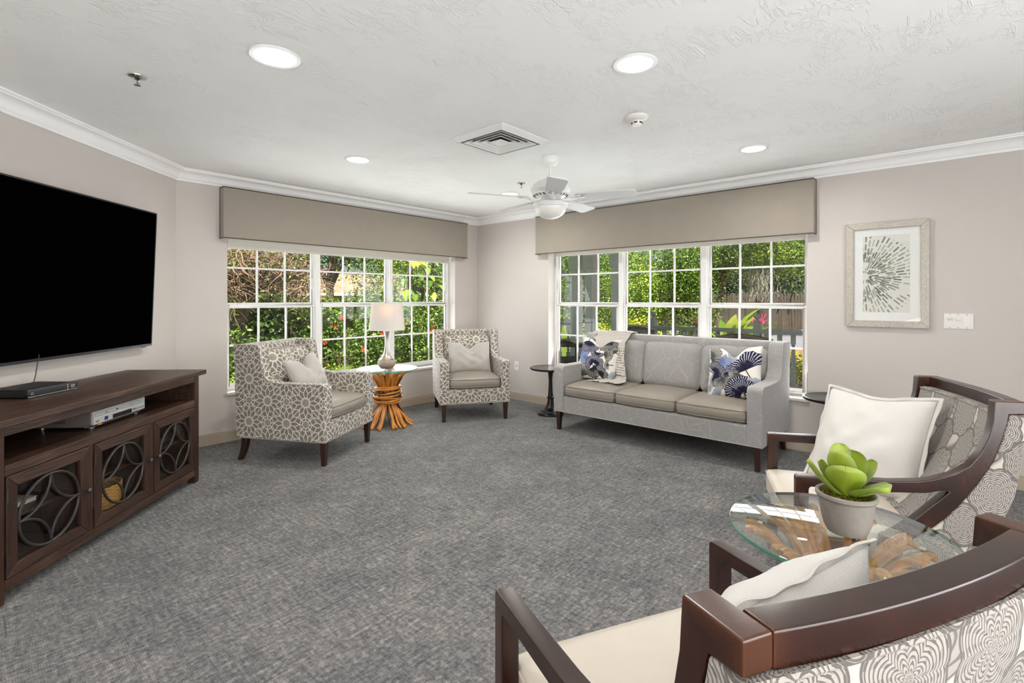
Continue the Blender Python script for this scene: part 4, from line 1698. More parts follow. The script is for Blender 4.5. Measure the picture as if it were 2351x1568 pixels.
# ------------------------------------------------------------------ black pedestal tables
def pedestal(label, loc):
    root = thing('pedestal_table', label, 'table', (loc[0], loc[1], 0), 0, 'black pedestal tables')
    top = [(0.200, 0.508), (0.226, 0.511), (0.234, 0.518), (0.236, 0.526), (0.234, 0.533), (0.226, 0.536), (0.216, 0.533), (0.212, 0.532)]
    ob('table_top', MB().lathe(top, 48).mesh('table_top', smooth=True), M['black_gloss'], root)
    col = [(0.045, 0.509), (0.040, 0.500), (0.028, 0.470), (0.021, 0.40), (0.022, 0.32), (0.027, 0.235), (0.030, 0.205), (0.042, 0.198), (0.043, 0.184),
           (0.032, 0.176), (0.036, 0.140), (0.052, 0.095), (0.078, 0.065), (0.100, 0.052)]
    ob('column', MB().lathe(col, 32).mesh('column', smooth=True), M['black_gloss'], root)
    bs = [(0.098, 0.053), (0.112, 0.046), (0.118, 0.034), (0.142, 0.024), (0.150, 0.014), (0.150, 0.001)]
    ob('foot', MB().lathe(bs, 40).mesh('foot', smooth=True), M['black_gloss'], root)


pedestal('black pedestal side table between the corner armchair and the sofa', (4.533, 3.452))
pedestal('black pedestal side table half hidden behind the white linen pillow', (4.645, 0.700))


# ------------------------------------------------------------------ potted succulent
def succulent():
    x, y, z0 = 1.838, 0.252, 0.5935
    root = thing('potted_succulent', 'green paddle leaf succulent in a grey concrete pot', 'plant', (x, y, z0))
    root.scale = (0.84, 0.84, 1.0)
    pot = [(0.052, 0.0), (0.062, 0.004), (0.071, 0.020), (0.080, 0.050), (0.086, 0.085), (0.089, 0.106), (0.095, 0.108), (0.099, 0.114), (0.098, 0.122), (0.093, 0.125),
           (0.086, 0.122), (0.083, 0.110), (0.080, 0.095)]
    ob('pot', MB().lathe(pot, 48).mesh('pot', smooth=True), M['concrete'], root)
    nn = random.Random(2)
    s = MB()
    s.grid(lambda u, v: (v * 0.082 * math.cos(6.2832 * u), v * 0.082 * math.sin(6.2832 * u), 0.104 + 0.010 * (1 - v) + 0.004 * nn.uniform(-1, 1)), 28, 7)
    ob('soil', s.mesh('soil', smooth=True), M['soil'], root)
    ms = MB()
    for k in range(160):
        a, r = nn.uniform(0, 6.28), 0.08 * math.sqrt(nn.uniform(0.05, 1))
        px_, py_ = r * math.cos(a), r * math.sin(a)
        ms.tube([(px_, py_, 0.104), (px_ + nn.uniform(-.008, .008), py_ + nn.uniform(-.008, .008), 0.114 + nn.uniform(0, .006)), (px_ + nn.uniform(-.014, .014), py_ + nn.uniform(-.014, .014), 0.112 + nn.uniform(0, .01))], 0.0011, 4)
    ob('moss', ms, M['moss'], root)['kind'] = 'stuff'
    lg = MB()
    for k in range(9):
        lg.tube([(-0.006 + 0.0015 * k, 0, 0.0), (-0.006 + 0.0015 * k + 0.001, 0, -0.012 + 0.0008 * k)], 0.0005, 4)
    g = Graph('succulent_leaf')
    u, v = g.uv()
    n = g.noise(g.tc('Object'), 22.0, 3.0)
    rim = (u * 2.0 - 1.0).abs().step(0.62, 1.0)
    c = g.mix((n * 0.7 + v * 0.45 - 0.1).clamp(), rgb(158, 184, 34), rgb(184, 198, 84))
    c = g.mix(rim * 0.65, c, rgb(182, 198, 128))
    tr = g.nt.nodes.new('ShaderNodeBsdfTranslucent')
    g.put(tr.inputs[0], c)
    g.put(g.p.inputs['Base Color'], c)
    g.p.inputs['Roughness'].default_value = 0.42
    mx = g.nt.nodes.new('ShaderNodeMixShader')
    mx.inputs[0].default_value = 0.28
    g.nt.links.new(g.p.outputs[0], mx.inputs[1])
    g.nt.links.new(tr.outputs[0], mx.inputs[2])
    g.nt.links.new(mx.outputs[0], g.o.inputs[0])

    def leaf(az, length, width, lift, curl, z=0.105, r0=0.010):
        """az: world direction; lift: elevation in degrees at the base"""
        mb = MB()
        d = Vector((math.cos(R_(az)), math.sin(R_(az)), 0))
        sd_ = Vector((-d.y, d.x, 0))
        pts = []
        p = Vector((0, 0, z)) + d * r0
        el = R_(lift)
        N = 22
        tt = [1 - (1 - i / N) ** 1.8 for i in range(N + 1)]
        for i in range(N + 1):
            pts.append((p.copy(), el))
            dt = (tt[i + 1] - tt[i]) if i < N else 0
            p = p + (d * math.cos(el) + Vector((0, 0, 1)) * math.sin(el)) * (length * dt)
            el += R_(curl) * dt

        def P(u, v, side):
            i = min(N, int(round(v * N)))
            c0, e = pts[i]
            t = tt[i]
            w = width * (0.16 * (1 - t) + (t ** 1.05) * (max(0.0, 1 - t) ** 0.42) / 0.405) + 0.0008
            s = 2 * u - 1
            up = Vector((0, 0, 1)) * math.cos(e) - d * math.sin(e)
            cup = width * 0.28 * s * s
            th = 0.0035 * (1 - s * s) + 0.0006
            return tuple(c0 + sd_ * (s * w) + up * (cup + side * th))
        uvf = lambda u, v: (u, v)
        mb.grid(lambda u, v: P(u, v, 1), 10, N, uv=uvf)
        mb.grid(lambda u, v: P(1 - u, v, -1), 10, N, uv=uvf)
        me = mb.mesh('leaf')
        me.shade_smooth()
        ob('leaf', me, g.mat, root)
    camdir = math.degrees(math.atan2(-y, -x))      # towards the camera
    # azimuths relative to the camera direction (0 = towards the camera, + = image right when seen from above ccw)
    for (a, L, w, lift, curl, r0) in ((62, 0.150, 0.052, 40, -34, 0.006), (-2, 0.125, 0.058, 62, -10, 0.010), (95, 0.135, 0.034, 22, 8, 0.008), (-70, 0.165, 0.036, 30, 26, 0.008),
                                      (-38, 0.150, 0.055, 74, 10, 0.012), (150, 0.150, 0.050, 66, 10, 0.012), (-150, 0.165, 0.040, 72, 6, 0.012), (-105, 0.13, 0.034, 40, 22, 0.01), (118, 0.15, 0.036, 46, 12, 0.012)):
        leaf(camdir + a, L, w, lift, curl, 0.103, r0)


succulent()

# ================================================================== media cabinet, television and players
CAB = Vector((1.139, 4.046, 0))
UD = Vector((1, 1, 0)).normalized()
ND = Vector((1, -1, 0)).normalized()
cab_org = CAB - UD * 0.703            # centre of the cabinet front
croot = thing('media_cabinet', 'dark rustic media cabinet with three ring lattice glass doors', 'cabinet', (cab_org.x, cab_org.y, 0), R_(45))
HL, DP = 0.757, 0.515                 # half length, depth; local y: 0 front, + towards the wall


def cbox(name, x0, x1, y0, y1, z0, z1, mat='rustic', bev=0.004, parent=None):
    # object space origin at the piece, so that the grain differs from piece to piece
    cx_, cy_, cz_ = (x0 + x1) / 2, (y0 + y1) / 2, (z0 + z1) / 2
    mb = MB().box(x0 - cx_, x1 - cx_, y0 - cy_, y1 - cy_, z0 - cz_, z1 - cz_)
    return ob(name, mb.mesh(name, bev, 2), M[mat], parent or croot, (cx_, cy_, cz_))


cbox('top', -HL - 0.035, HL + 0.035, -0.035, DP + 0.01, 0.768, 0.802, 'rustic', 0.006)
cbox('apron', -HL + 0.05, HL - 0.05, 0.002, 0.024, 0.722, 0.767, 'rustic', 0.003)
for x in (-HL, HL - 0.052):
    for y in (0, DP - 0.052):
        cbox('leg', x, x + 0.052, y, y + 0.052, 0.0, 0.767, 'rustic_v', 0.004)
cbox('side_panel', -HL + 0.008, -HL + 0.028, 0.052, DP - 0.052, 0.06, 0.767, 'rustic')
cbox('side_panel', HL - 0.028, HL - 0.008, 0.052, DP - 0.052, 0.06, 0.767, 'rustic')
cbox('back_panel', -HL + 0.03, HL - 0.03, DP - 0.018, DP - 0.006, 0.06, 0.767, 'rustic')
cbox('shelf', -HL + 0.03, HL - 0.03, 0.026, DP - 0.02, 0.572, 0.594, 'rustic')
cbox('shelf_rail', -HL + 0.053, HL - 0.053, 0.0, 0.025, 0.548, 0.596, 'rustic', 0.004)
cbox('bottom_rail', -HL + 0.053, HL - 0.053, 0.0, 0.022, 0.052, 0.100, 'rustic', 0.004)
cbox('bottom_board', -HL + 0.03, HL - 0.03, 0.024, DP - 0.02, 0.080, 0.098, 'rustic')
cbox('inner_shelf', -HL + 0.03, HL - 0.03, 0.10, DP - 0.02, 0.300, 0.316, 'rustic')
for x in (-0.246, 0.231):
    cbox('divider', x, x + 0.030 if x < 0 else x + 0.032, 0.002, DP - 0.02, 0.10, 0.572, 'rustic_v', 0.003)


def cab_door(x0, x1, knob_right, hinge_left):
    z0, z1 = 0.103, 0.545
    cx_, cz_ = (x0 + x1) / 2, (z0 + z1) / 2
    d = bpy.data.objects.new('door', None)
    COL.objects.link(d)
    d.parent = croot
    d.location = (cx_, 0.0, cz_)
    hw, hh, fw = (x1 - x0) / 2 - 0.002, (z1 - z0) / 2, 0.052
    # four mitred frame pieces
    quads = {'rail': [[(-hw, hh), (hw, hh), (hw - fw, hh - fw), (-hw + fw, hh - fw)], [(-hw, -hh), (-hw + fw, -hh + fw), (hw - fw, -hh + fw), (hw, -hh)]],
             'stile': [[(-hw, -hh), (-hw, hh), (-hw + fw, hh - fw), (-hw + fw, -hh + fw)], [(hw, hh), (hw, -hh), (hw - fw, -hh + fw), (hw - fw, hh - fw)]]}
    for nm, qs in quads.items():
        for q in qs:
            mb = MB()
            v = [(p[0], -0.002, p[1]) for p in q] + [(p[0], 0.020, p[1]) for p in q]
            v[2] = (v[2][0], 0.004, v[2][2]) if False else v[2]
            f = [(0, 1, 2, 3), (7, 6, 5, 4)] + [(i, 4 + i, 4 + (i + 1) % 4, (i + 1) % 4) for i in range(4)]
            mb.add(v, f)
            ob(nm, mb.mesh(nm, 0.0022, 1), M['rustic' if nm == 'rail' else 'rustic_v'], d)
    ow, oh = hw - fw, hh - fw
    ob('glass', MB().box(-ow - 0.004, ow + 0.004, 0.012, 0.015, -oh - 0.004, oh + 0.004), M['glass'], d)
    Rr = min(ow, oh) - 0.006
    ky = oh / ow
    sx_, sz_ = (ow - 0.007) / Rr, (oh - 0.007) / Rr
    ring = MB().tube([(Rr * sx_ * math.cos(2 * math.pi * k / 56), 0.002, Rr * sz_ * math.sin(2 * math.pi * k / 56)) for k in range(56)], 0.0068, 8, True)
    ob('ring', ring.mesh('ring', smooth=True), M['iron'], d)
    for qx, qz in ((1, 1), (-1, 1), (-1, -1), (1, -1)):
        pts = []
        for k in range(19):
            a = R_(180 + 90 * k / 18)
            pts.append((qx * (Rr + Rr * math.cos(a)) * sx_, 0.001, qz * (Rr + Rr * math.sin(a)) * sz_))
        ob('arc', MB().tube(pts, 0.0058, 8).mesh('arc', smooth=True), M['iron'], d)
    kx = (hw - 0.020) * (1 if knob_right else -1)
    kb = MB().lathe([(0.006, 0.0), (0.005, 0.012), (0.012, 0.016), (0.014, 0.023), (0.009, 0.030), (0.001, 0.032)], 18, M=Matrix.Translation((kx, -0.001, 0.0)) @ Matrix.Rotation(R_(90), 4, 'X'))
    ob('knob', kb.mesh('knob', smooth=True), M['iron'], d)
    hx_ = (hw - 0.001) * (-1 if hinge_left else 1)
    for z in (-0.14, 0.14):
        h = MB().lathe([(0.0052, -0.028), (0.0052, 0.028)], 10, M=Matrix.Translation((hx_, -0.004, z)))
        ob('hinge', h.mesh('hinge', smooth=True), M['iron'], d)


cab_door(-0.700, -0.248, True, True)
cab_door(-0.214, 0.230, True, True)
cab_door(0.265, 0.703, False, False)

CABM = Matrix.Translation((cab_org.x, cab_org.y, 0)) @ Matrix.Rotation(R_(45), 4, 'Z')


def in_cab(name, label, cat, loc, rz=0.0):
    o = thing(name, label, cat)
    o.matrix_world = CABM @ Matrix.Translation(loc) @ Matrix.Rotation(rz, 4, 'Z')
    return o


# video player on the open shelf
vp = in_cab('video_player', 'silver fronted video and disc player on the open cabinet shelf', 'player', (0.110, 0.088, 0.5962), R_(1.5))
W_, H_ = 0.43, 0.098
ob('case', MB().box(-W_ / 2, W_ / 2, 0.018, 0.32, 0.012, H_).mesh('case', 0.003, 1), M['grey_plastic'], vp)
ob('fascia', MB().box(-W_ / 2, W_ / 2, 0.0, 0.018, 0.024, H_ + 0.001).mesh('fascia', 0.003, 1), M['silver_plastic'], vp)
ob('skirt', MB().hexa([(-W_ / 2 + 0.02, 0.022, 0.008), (W_ / 2 - 0.02, 0.022, 0.008), (W_ / 2, 0.05, 0.008), (-W_ / 2, 0.05, 0.008)],
                      [(-W_ / 2, 0.006, 0.024), (W_ / 2, 0.006, 0.024), (W_ / 2, 0.05, 0.024), (-W_ / 2, 0.05, 0.024)]), M['grey_plastic'], vp)
for x in (-0.18, 0.18):
    for y in (0.04, 0.29):
        ob('foot', MB().lathe([(0.016, 0.0), (0.016, 0.012)], 14, center=(x, y)), M['chrome'], vp)
ob('display', MB().box(-0.070, 0.090, -0.0008, 0.002, 0.028, 0.052), M['black_plastic'], vp)
ob('highlight_strip', MB().box(-W_ / 2 + 0.008, W_ / 2 - 0.012, -0.0016, 0.002, 0.0585, 0.0645).mesh('strip', 0.001, 1), M['white_plastic'], vp)
for (a, b) in ((-0.203, -0.045), (0.004, 0.165)):
    fr = MB()
    z0, z1 = 0.067, 0.086
    fr.box(a, b, -0.0006, 0.001, z0, z0 + 0.0008)
    fr.box(a, b, -0.0006, 0.001, z1, z1 + 0.0008)
    fr.box(a, a + 0.0008, -0.0006, 0.001, z0, z1)
    fr.box(b, b + 0.0008, -0.0006, 0.001, z0, z1)
    ob('tray_gap', fr, M['ink'], vp)
ob('eject_button', MB().box(-0.040, -0.026, -0.0012, 0.001, 0.0735, 0.0795), M['ink'], vp)
ob('logo_patch', MB().box(-0.135, -0.108, -0.001, 0.001, 0.034, 0.0535), M['blue_print'], vp)
for k, mm in enumerate(('yellow_jack', 'paper', 'red_jack')):
    ob('jack', MB().lathe([(0.0045, 0.0), (0.0045, 0.004)], 12, M=Matrix.Translation((-0.165 + 0.017 * k, 0.013, 0.0165)) @ Matrix.Rotation(R_(90), 4, 'X')), M[mm], vp)
for k in range(2):
    ob('button', MB().lathe([(0.0055, 0.0), (0.0055, 0.0016)], 14, M=Matrix.Translation((0.104 + 0.015 * k, 0.0, 0.043)) @ Matrix.Rotation(R_(90), 4, 'X')), M['grey_plastic'], vp)
for k in range(6):
    ob('button', MB().box(0.132 + 0.0125 * k, 0.139 + 0.0125 * k, -0.001, 0.001, 0.037, 0.046), M['chrome'], vp)
ob('button', MB().box(-0.203, -0.178, -0.001, 0.001, 0.036, 0.044), M['chrome'], vp)
RX90 = Matrix.Rotation(R_(90), 4, 'X')
text_mesh('DVD', 0.008, M['ink'], vp, Matrix.Translation((-0.120, -0.0009, 0.0765)) @ RX90)
text_mesh('VHS', 0.006, M['ink'], vp, Matrix.Translation((0.085, -0.0009, 0.0765)) @ RX90)
vent = MB()
for r in range(3):
    for k in range(16):
        vent.box(-W_ / 2 - 0.0006, -W_ / 2 + 0.001, 0.15 + 0.0075 * k, 0.154 + 0.0075 * k, 0.035 + 0.017 * r, 0.048 + 0.017 * r)
ob('vent_slots', vent, M['ink'], vp)

# cable box on the cabinet top
cb = in_cab('cable_box', 'black cable box with ribbed lid on the cabinet top', 'set-top box', (-0.133, 0.268, 0.8025), R_(-3.5))
W_, H_, D_ = 0.292, 0.044, 0.235
ob('case', MB().box(-W_ / 2, W_ / 2, 0.012, D_, 0.004, H_ - 0.003).mesh('case', 0.003, 1), M['black_plastic'], cb)
ob('fascia', MB().box(-W_ / 2, W_ / 2, 0.0, 0.012, 0.005, H_).mesh('fascia', 0.003, 2), M['black_gloss'], cb)
for k in range(22):
    ob('lid_rib', MB().box(-W_ / 2 + 0.010 + 0.0127 * k, -W_ / 2 + 0.0165 + 0.0127 * k, 0.02, D_ - 0.01, H_ - 0.0035, H_ - 0.0005), M['black_plastic'], cb)
ob('trim_strip', MB().box(W_ / 2 - 0.066, W_ / 2 - 0.061, -0.001, 0.002, 0.008, H_ - 0.004), M['chrome'], cb)
ob('bottom_trim', MB().box(-W_ / 2 + 0.002, W_ / 2 - 0.002, -0.001, 0.003, 0.004, 0.0075), M['chrome'], cb)
ob('power_ring', MB().tube([(-W_ / 2 + 0.024 + 0.006 * math.cos(2 * math.pi * k / 20), -0.0008, 0.022 + 0.006 * math.sin(2 * math.pi * k / 20)) for k in range(20)], 0.0007, 5, True), M['white_ink'], cb)
text_mesh('CISCO', 0.0085, M['white_ink'], cb, Matrix.Translation((W_ / 2 - 0.031, -0.0004, 0.0175)) @ RX90)
bars = MB()
for k, hh_ in enumerate((0.003, 0.006, 0.009, 0.006, 0.003, 0.006, 0.009, 0.006, 0.003)):
    bars.box(W_ / 2 - 0.0440 + 0.003 * k, W_ / 2 - 0.0427 + 0.003 * k, -0.0006, 0.001, 0.0245, 0.0245 + hh_)
ob('emblem', bars, M['white_ink'], cb)
for x in (-0.12, 0.12):
    for y in (0.02, 0.21):
        ob('foot', MB().lathe([(0.008, 0.0), (0.008, 0.005)], 12, center=(x, y)), M['black_plastic'], cb)

# things behind the cabinet doors
bk = in_cab('wicker_basket', 'small woven basket behind the middle cabinet door', 'basket', (0.07, 0.17, 0.0985), 0.15)
pts = []
N = 14
for r in range(N):
    z = 0.006 + r * 0.0095
    for k in range(1):
        ring = [((0.115 + 0.010 * r / N) * math.cos(a), (0.075 + 0.008 * r / N) * math.sin(a), z + 0.0022 * math.sin(14 * a + math.pi * r)) for a in [2 * math.pi * q / 56 for q in range(56)]]
        ob('coil', MB().tube(ring, 0.0056, 6, True).mesh('coil', smooth=True), M['basket'], bk)
ob('base', MB().lathe([(0.10, 0.0), (0.10, 0.006)], 24, M=Matrix.Scale(0.68, 4, (0, 1, 0))), M['basket'], bk)
for nm, lab, cat, loc, rz, dims, mm in (
        ('booklet', 'cream booklet lying on the inner shelf behind the nearest cabinet door', 'booklet', (-0.60, 0.17, 0.3165), 0.3, (0.12, 0.16, 0.05), 'paper'),
        ('flat_box', 'yellow flat box behind the nearest cabinet door', 'box', (-0.50, 0.34, 0.3165), 0.1, (0.24, 0.12, 0.05), 'yellow_card'),
        ('flat_box', 'white flat box leaning behind the nearest cabinet door', 'box', (-0.42, 0.22, 0.3165), -0.1, (0.13, 0.10, 0.022), 'white_plastic'),
        ('paper_stack', 'white paper stack on the inner shelf behind the middle door', 'papers', (-0.11, 0.19, 0.3165), 0.2, (0.13, 0.12, 0.03), 'paper'),
        ('paper_stack', 'grey disc cases on the inner shelf behind the middle door', 'papers', (-0.06, 0.36, 0.3165), 0.0, (0.17, 0.13, 0.09), 'silver_plastic'),
        ('booklet', 'white booklet on the inner shelf behind the farthest cabinet door', 'booklet', (0.36, 0.22, 0.3165), 0.1, (0.13, 0.15, 0.028), 'paper')):
    q = in_cab(nm, lab, cat, loc, rz)
    a, b, c = dims
    ob('body', MB().box(-a / 2, a / 2, -b / 2, b / 2, 0, c - 0.004).mesh('body', 0.002, 1), M[mm], q)
    ob('cover', MB().box(-a / 2 - 0.002, a / 2 + 0.002, -b / 2 - 0.002, b / 2 + 0.002, c - 0.004, c).mesh('cover', 0.001, 1), M['paper'], q)

# television on the slanted wall
tvc = Vector((CX, CY, 0)) - UD * (0.428 + 0.905) + ND * 0.088
tv = thing('television', 'large black flat television on the slanted wall', 'television', (tvc.x, tvc.y, 1.467), R_(45))
tv.rotation_euler = (R_(2.2), 0, R_(45))
HWT, HHT = 0.905, 0.513
ob('housing', MB().box(-HWT, HWT, 0.0, 0.035, -HHT, HHT).mesh('housing', 0.004, 2), M['black_plastic'], tv)
ob('screen', MB().box(-HWT + 0.009, HWT - 0.009, -0.002, 0.003, -HHT + 0.018, HHT - 0.010), M['screen'], tv)
bz = MB()
bz.box(-HWT, HWT, -0.005, 0.002, HHT - 0.008, HHT)
bz.box(-HWT, HWT, -0.005, 0.002, -HHT, -HHT + 0.016)
bz.box(-HWT, -HWT + 0.008, -0.005, 0.002, -HHT, HHT)
bz.box(HWT - 0.008, HWT, -0.005, 0.002, -HHT, HHT)
ob('bezel', bz, plain('tv_bezel', rgb(52, 53, 56), 0.3, 0.5, 0.5), tv)
ob('wall_mount', MB().box(-0.3, 0.3, 0.035, 0.068, -0.2, 0.2), M['black_plastic'], tv)
ob('sensor', MB().box(HWT - 0.10, HWT - 0.06, -0.004, 0.01, -HHT - 0.006, -HHT), M['black_plastic'], tv)
p0 = CABM @ Vector((-0.045, 0.40, 0.845))
p1 = CABM @ Vector((-0.02, 0.455, 0.97))
wr = MB().tube(bezier(tuple(CABM @ Vector((-0.045, 0.47, 0.812))), tuple(CABM @ Vector((-0.045, 0.44, 0.84))), tuple(CABM @ Vector((-0.03, 0.45, 0.90))), tuple(CABM @ Vector((0.015, 0.47, 1.00))), 14), 0.0022, 6)
o = ob('television_cable', wr.mesh('cable', smooth=True), M['black_plastic'])
tag(o, 'thin black cable rising from the cable box to the television', 'cable')

# ================================================================== framed picture, switches, outlet (on the sofa wall; local: x = along wall to image right, -y into the room)
def on_right_wall(name, label, cat, yc, zc, gap=0.0):
    o = thing(name, label, cat)
    o.matrix_world = Matrix.Translation((W2X - gap, yc, zc)) @ Matrix.Rotation(R_(-90), 4, 'Z')
    return o


art = on_right_wall('framed_picture', 'framed grey green burst print on the sofa wall', 'picture', 0.404, 1.507)
HWA, HHA, FWA = 0.262, 0.4145, 0.050
for q, nm in (([(-HWA, HHA), (HWA, HHA), (HWA - FWA, HHA - FWA), (-HWA + FWA, HHA - FWA)], 'rail'), ([(-HWA, -HHA), (-HWA + FWA, -HHA + FWA), (HWA - FWA, -HHA + FWA), (HWA, -HHA)], 'rail'),
              ([(-HWA, -HHA), (-HWA, HHA), (-HWA + FWA, HHA - FWA), (-HWA + FWA, -HHA + FWA)], 'stile'), ([(HWA, HHA), (HWA, -HHA), (HWA - FWA, -HHA + FWA), (HWA - FWA, HHA - FWA)], 'stile')):
    mb = MB()
    v = [(p[0], -0.030, p[1]) for p in q] + [(p[0], -0.001, p[1]) for p in q]
    f = [(0, 1, 2, 3), (7, 6, 5, 4)] + [(i, 4 + i, 4 + (i + 1) % 4, (i + 1) % 4) for i in range(4)]
    mb.add(v, f)
    ob('frame_' + nm, mb.mesh('frame_' + nm, 0.002, 1), M['frame'], art)
ow, oh = HWA - FWA, HHA - FWA
px0, px1, pz0, pz1 = -0.150, 0.146, -0.297, 0.308
mm = MB()
for (a, b, c, d) in ((-ow, px0, -oh, oh), (px1, ow, -oh, oh), (px0, px1, -oh, pz0), (px0, px1, pz1, oh)):
    mm.box(a, b, -0.012, -0.009, c, d)
ob('mat_board', mm, M['mat_board'], art)
pr = MB()
pr.add([(px0, -0.0095, pz0), (px1, -0.0095, pz0), (px1, -0.0095, pz1), (px0, -0.0095, pz1), (px0, -0.006, pz0), (px1, -0.006, pz0), (px1, -0.006, pz1), (px0, -0.006, pz1)],
       [(0, 1, 2, 3), (7, 6, 5, 4)], uvs=[[(px0, pz0), (px1, pz0), (px1, pz1), (px0, pz1)], [(0, 0)] * 4])
ob('print', pr.mesh('print'), M['print'], art)
ob('glazing', MB().box(-ow - 0.002, ow + 0.002, -0.018, -0.016, -oh - 0.002, oh + 0.002), M['glass'], art)

sw = on_right_wall('switch_plate', 'white three gang switch plate beside the framed picture', 'switch', -0.0175, 1.153)
ob('plate', MB().box(-0.081, 0.081, -0.006, -0.0005, -0.056, 0.056).mesh('plate', 0.003, 2), M['white_plastic'], sw)
for k in range(3):
    x = -0.046 + 0.046 * k
    if k < 2:
        fr = MB()
        fr.box(x - 0.0165, x - 0.0135, -0.008, -0.005, -0.034, 0.034)
        fr.box(x + 0.0135, x + 0.0165, -0.008, -0.005, -0.034, 0.034)
        fr.box(x - 0.0135, x + 0.0135, -0.008, -0.005, 0.031, 0.034)
        fr.box(x - 0.0135, x + 0.0135, -0.008, -0.005, -0.034, -0.031)
        ob('slider_frame', fr, M['white_plastic'], sw)
        zz = 0.012 if k == 0 else 0.006
        ob('slider', MB().box(x - 0.012, x + 0.012, -0.016, -0.006, zz, zz + 0.017).mesh('slider', 0.002, 1), M['white_plastic'], sw)
    else:
        ob('rocker', MB().hexa([(x - 0.0165, -0.006, -0.034), (x + 0.0165, -0.006, -0.034), (x + 0.0165, -0.005, 0.034), (x - 0.0165, -0.005, 0.034)],
                               [(x - 0.0165, -0.011, -0.034), (x + 0.0165, -0.011, -0.034), (x + 0.0165, -0.007, 0.034), (x - 0.0165, -0.007, 0.034)]), M['white_plastic'], sw)
    for z in (-0.048, 0.048):
        ob('screw', MB().lathe([(0.0028, 0.0), (0.0028, 0.001)], 10, M=Matrix.Translation((x, -0.006, z)) @ RX90), M['slot'], sw)

ot = on_right_wall('wall_outlet', 'white wall outlet between the corner armchair and the side table', 'outlet', 4.272, 0.444)
ob('plate', MB().box(-0.037, 0.037, -0.006, -0.0005, -0.059, 0.059).mesh('plate', 0.003, 2), M['white_plastic'], ot)
ob('receptacle', MB().box(-0.0165, 0.0165, -0.008, -0.005, -0.033, 0.033).mesh('receptacle', 0.001, 1), M['white_plastic'], ot)
for z in (-0.019, 0.019):
    sl = MB()
    sl.box(-0.0075, -0.0055, -0.0085, -0.006, z - 0.001, z + 0.007)
    sl.box(0.0055, 0.0075, -0.0085, -0.006, z - 0.001, z + 0.007)
    ob('socket_slots', sl, M['slot'], ot)
ob('test_button', MB().box(-0.006, 0.006, -0.0095, -0.006, -0.006, 0.006), M['slot'], ot)

# ================================================================== ceiling fixtures


def can_light(label, x, y, r=0.105):
    root = thing('recessed_light', label, 'ceiling light', (x, y, CEIL), 0, 'recessed ceiling lights')
    trim = [(r, -0.0005), (r, -0.004), (r - 0.004, -0.007), (r - 0.020, -0.006), (r - 0.024, -0.0005)]
    ob('trim_ring', MB().lathe(trim, 48, cap=False).mesh('trim_ring', smooth=True), M['white_metal'], root)
    ob('lens', MB().lathe([(r - 0.022, -0.0035), (r - 0.030, -0.005), (0.001, -0.006)], 48, cap=False).mesh('lens', smooth=True), M['can_on'], root)
    ld = bpy.data.lights.new('can_beam', 'AREA')
    ld.shape = 'DISK'
    ld.size = 0.14
    ld.energy = CAN_W
    ld.color = (1.0, 0.97, 0.92)
    ld.spread = R_(165)
    lo = bpy.data.objects.new('can_beam', ld)
    COL.objects.link(lo)
    lo.parent = root
    lo.location = (0, 0, -0.012)
    return root


can_light('round recessed light closest to the television', 0.99, 2.355, 0.112)
can_light('round recessed light above the open carpet by the smoke detector', 2.164, 1.142)
can_light('round recessed light above the sideways armchair', 2.164, 3.592)
can_light('round recessed light closest to the framed picture', 3.975, 1.125)
can_light('round recessed light in the corner behind the fan blade', 3.955, 3.556)

# supply air diffuser
vt = thing('air_vent', 'square white ceiling air vent with stepped louvers', 'vent', (2.56, 2.395, CEIL))


def square_ring(ro, zo, ri, zi, th):
    mb = MB()
    def sq(r, z):
        return [(-r, -r, z), (r, -r, z), (r, r, z), (-r, r, z)]
    v = sq(ro, zo) + sq(ri, zi) + sq(ro, zo + th) + sq(ri, zi + th)
    f = []
    for k in range(4):
        k2 = (k + 1) % 4
        f += [(k, k2, 4 + k2, 4 + k), (8 + k2, 8 + k, 12 + k, 12 + k2), (k2, k, 8 + k, 8 + k2), (4 + k, 4 + k2, 12 + k2, 12 + k)]
    return mb.add(v, f)


ob('frame', square_ring(0.247, -0.006, 0.205, -0.030, 0.005), M['white_metal'], vt)
ob('neck', square_ring(0.200, -0.001, 0.196, -0.001, 0.0008), M['white_metal'], vt)
ob('plenum', MB().box(-0.2, 0.2, -0.2, 0.2, -0.0012, -0.0004), M['slot'], vt)
for k, r in enumerate((0.172, 0.132, 0.092)):
    ob('louver', square_ring(r + 0.010, -0.031 + 0.002 * k, r - 0.014, -0.006, 0.003), M['white_metal'], vt)
ob('center_plate', square_ring(0.056, -0.026, 0.002, -0.010, 0.004), M['white_metal'], vt)

sm = thing('smoke_detector', 'round white smoke detector on the ceiling', 'smoke detector', (2.802, 1.466, CEIL))
ob('base', MB().lathe([(0.070, -0.0005), (0.070, -0.010), (0.062, -0.020), (0.050, -0.026), (0.036, -0.030)], 36).mesh('base', smooth=True), M['white_plastic'], sm)
ob('chamber', MB().lathe([(0.034, -0.028), (0.032, -0.036), (0.031, -0.050), (0.026, -0.056), (0.001, -0.057)], 32).mesh('chamber', smooth=True), M['white_plastic'], sm)
for k in range(6):
    a = R_(60 * k + 15)
    ob('grille_slot', MB().box(-0.010, 0.010, -0.002, 0.002, -0.004, 0.004, Matrix.Translation((0.0315 * math.cos(a), 0.0315 * math.sin(a), -0.042)) @ Matrix.Rotation(a + R_(90), 4, 'Z')), M['slot'], sm)


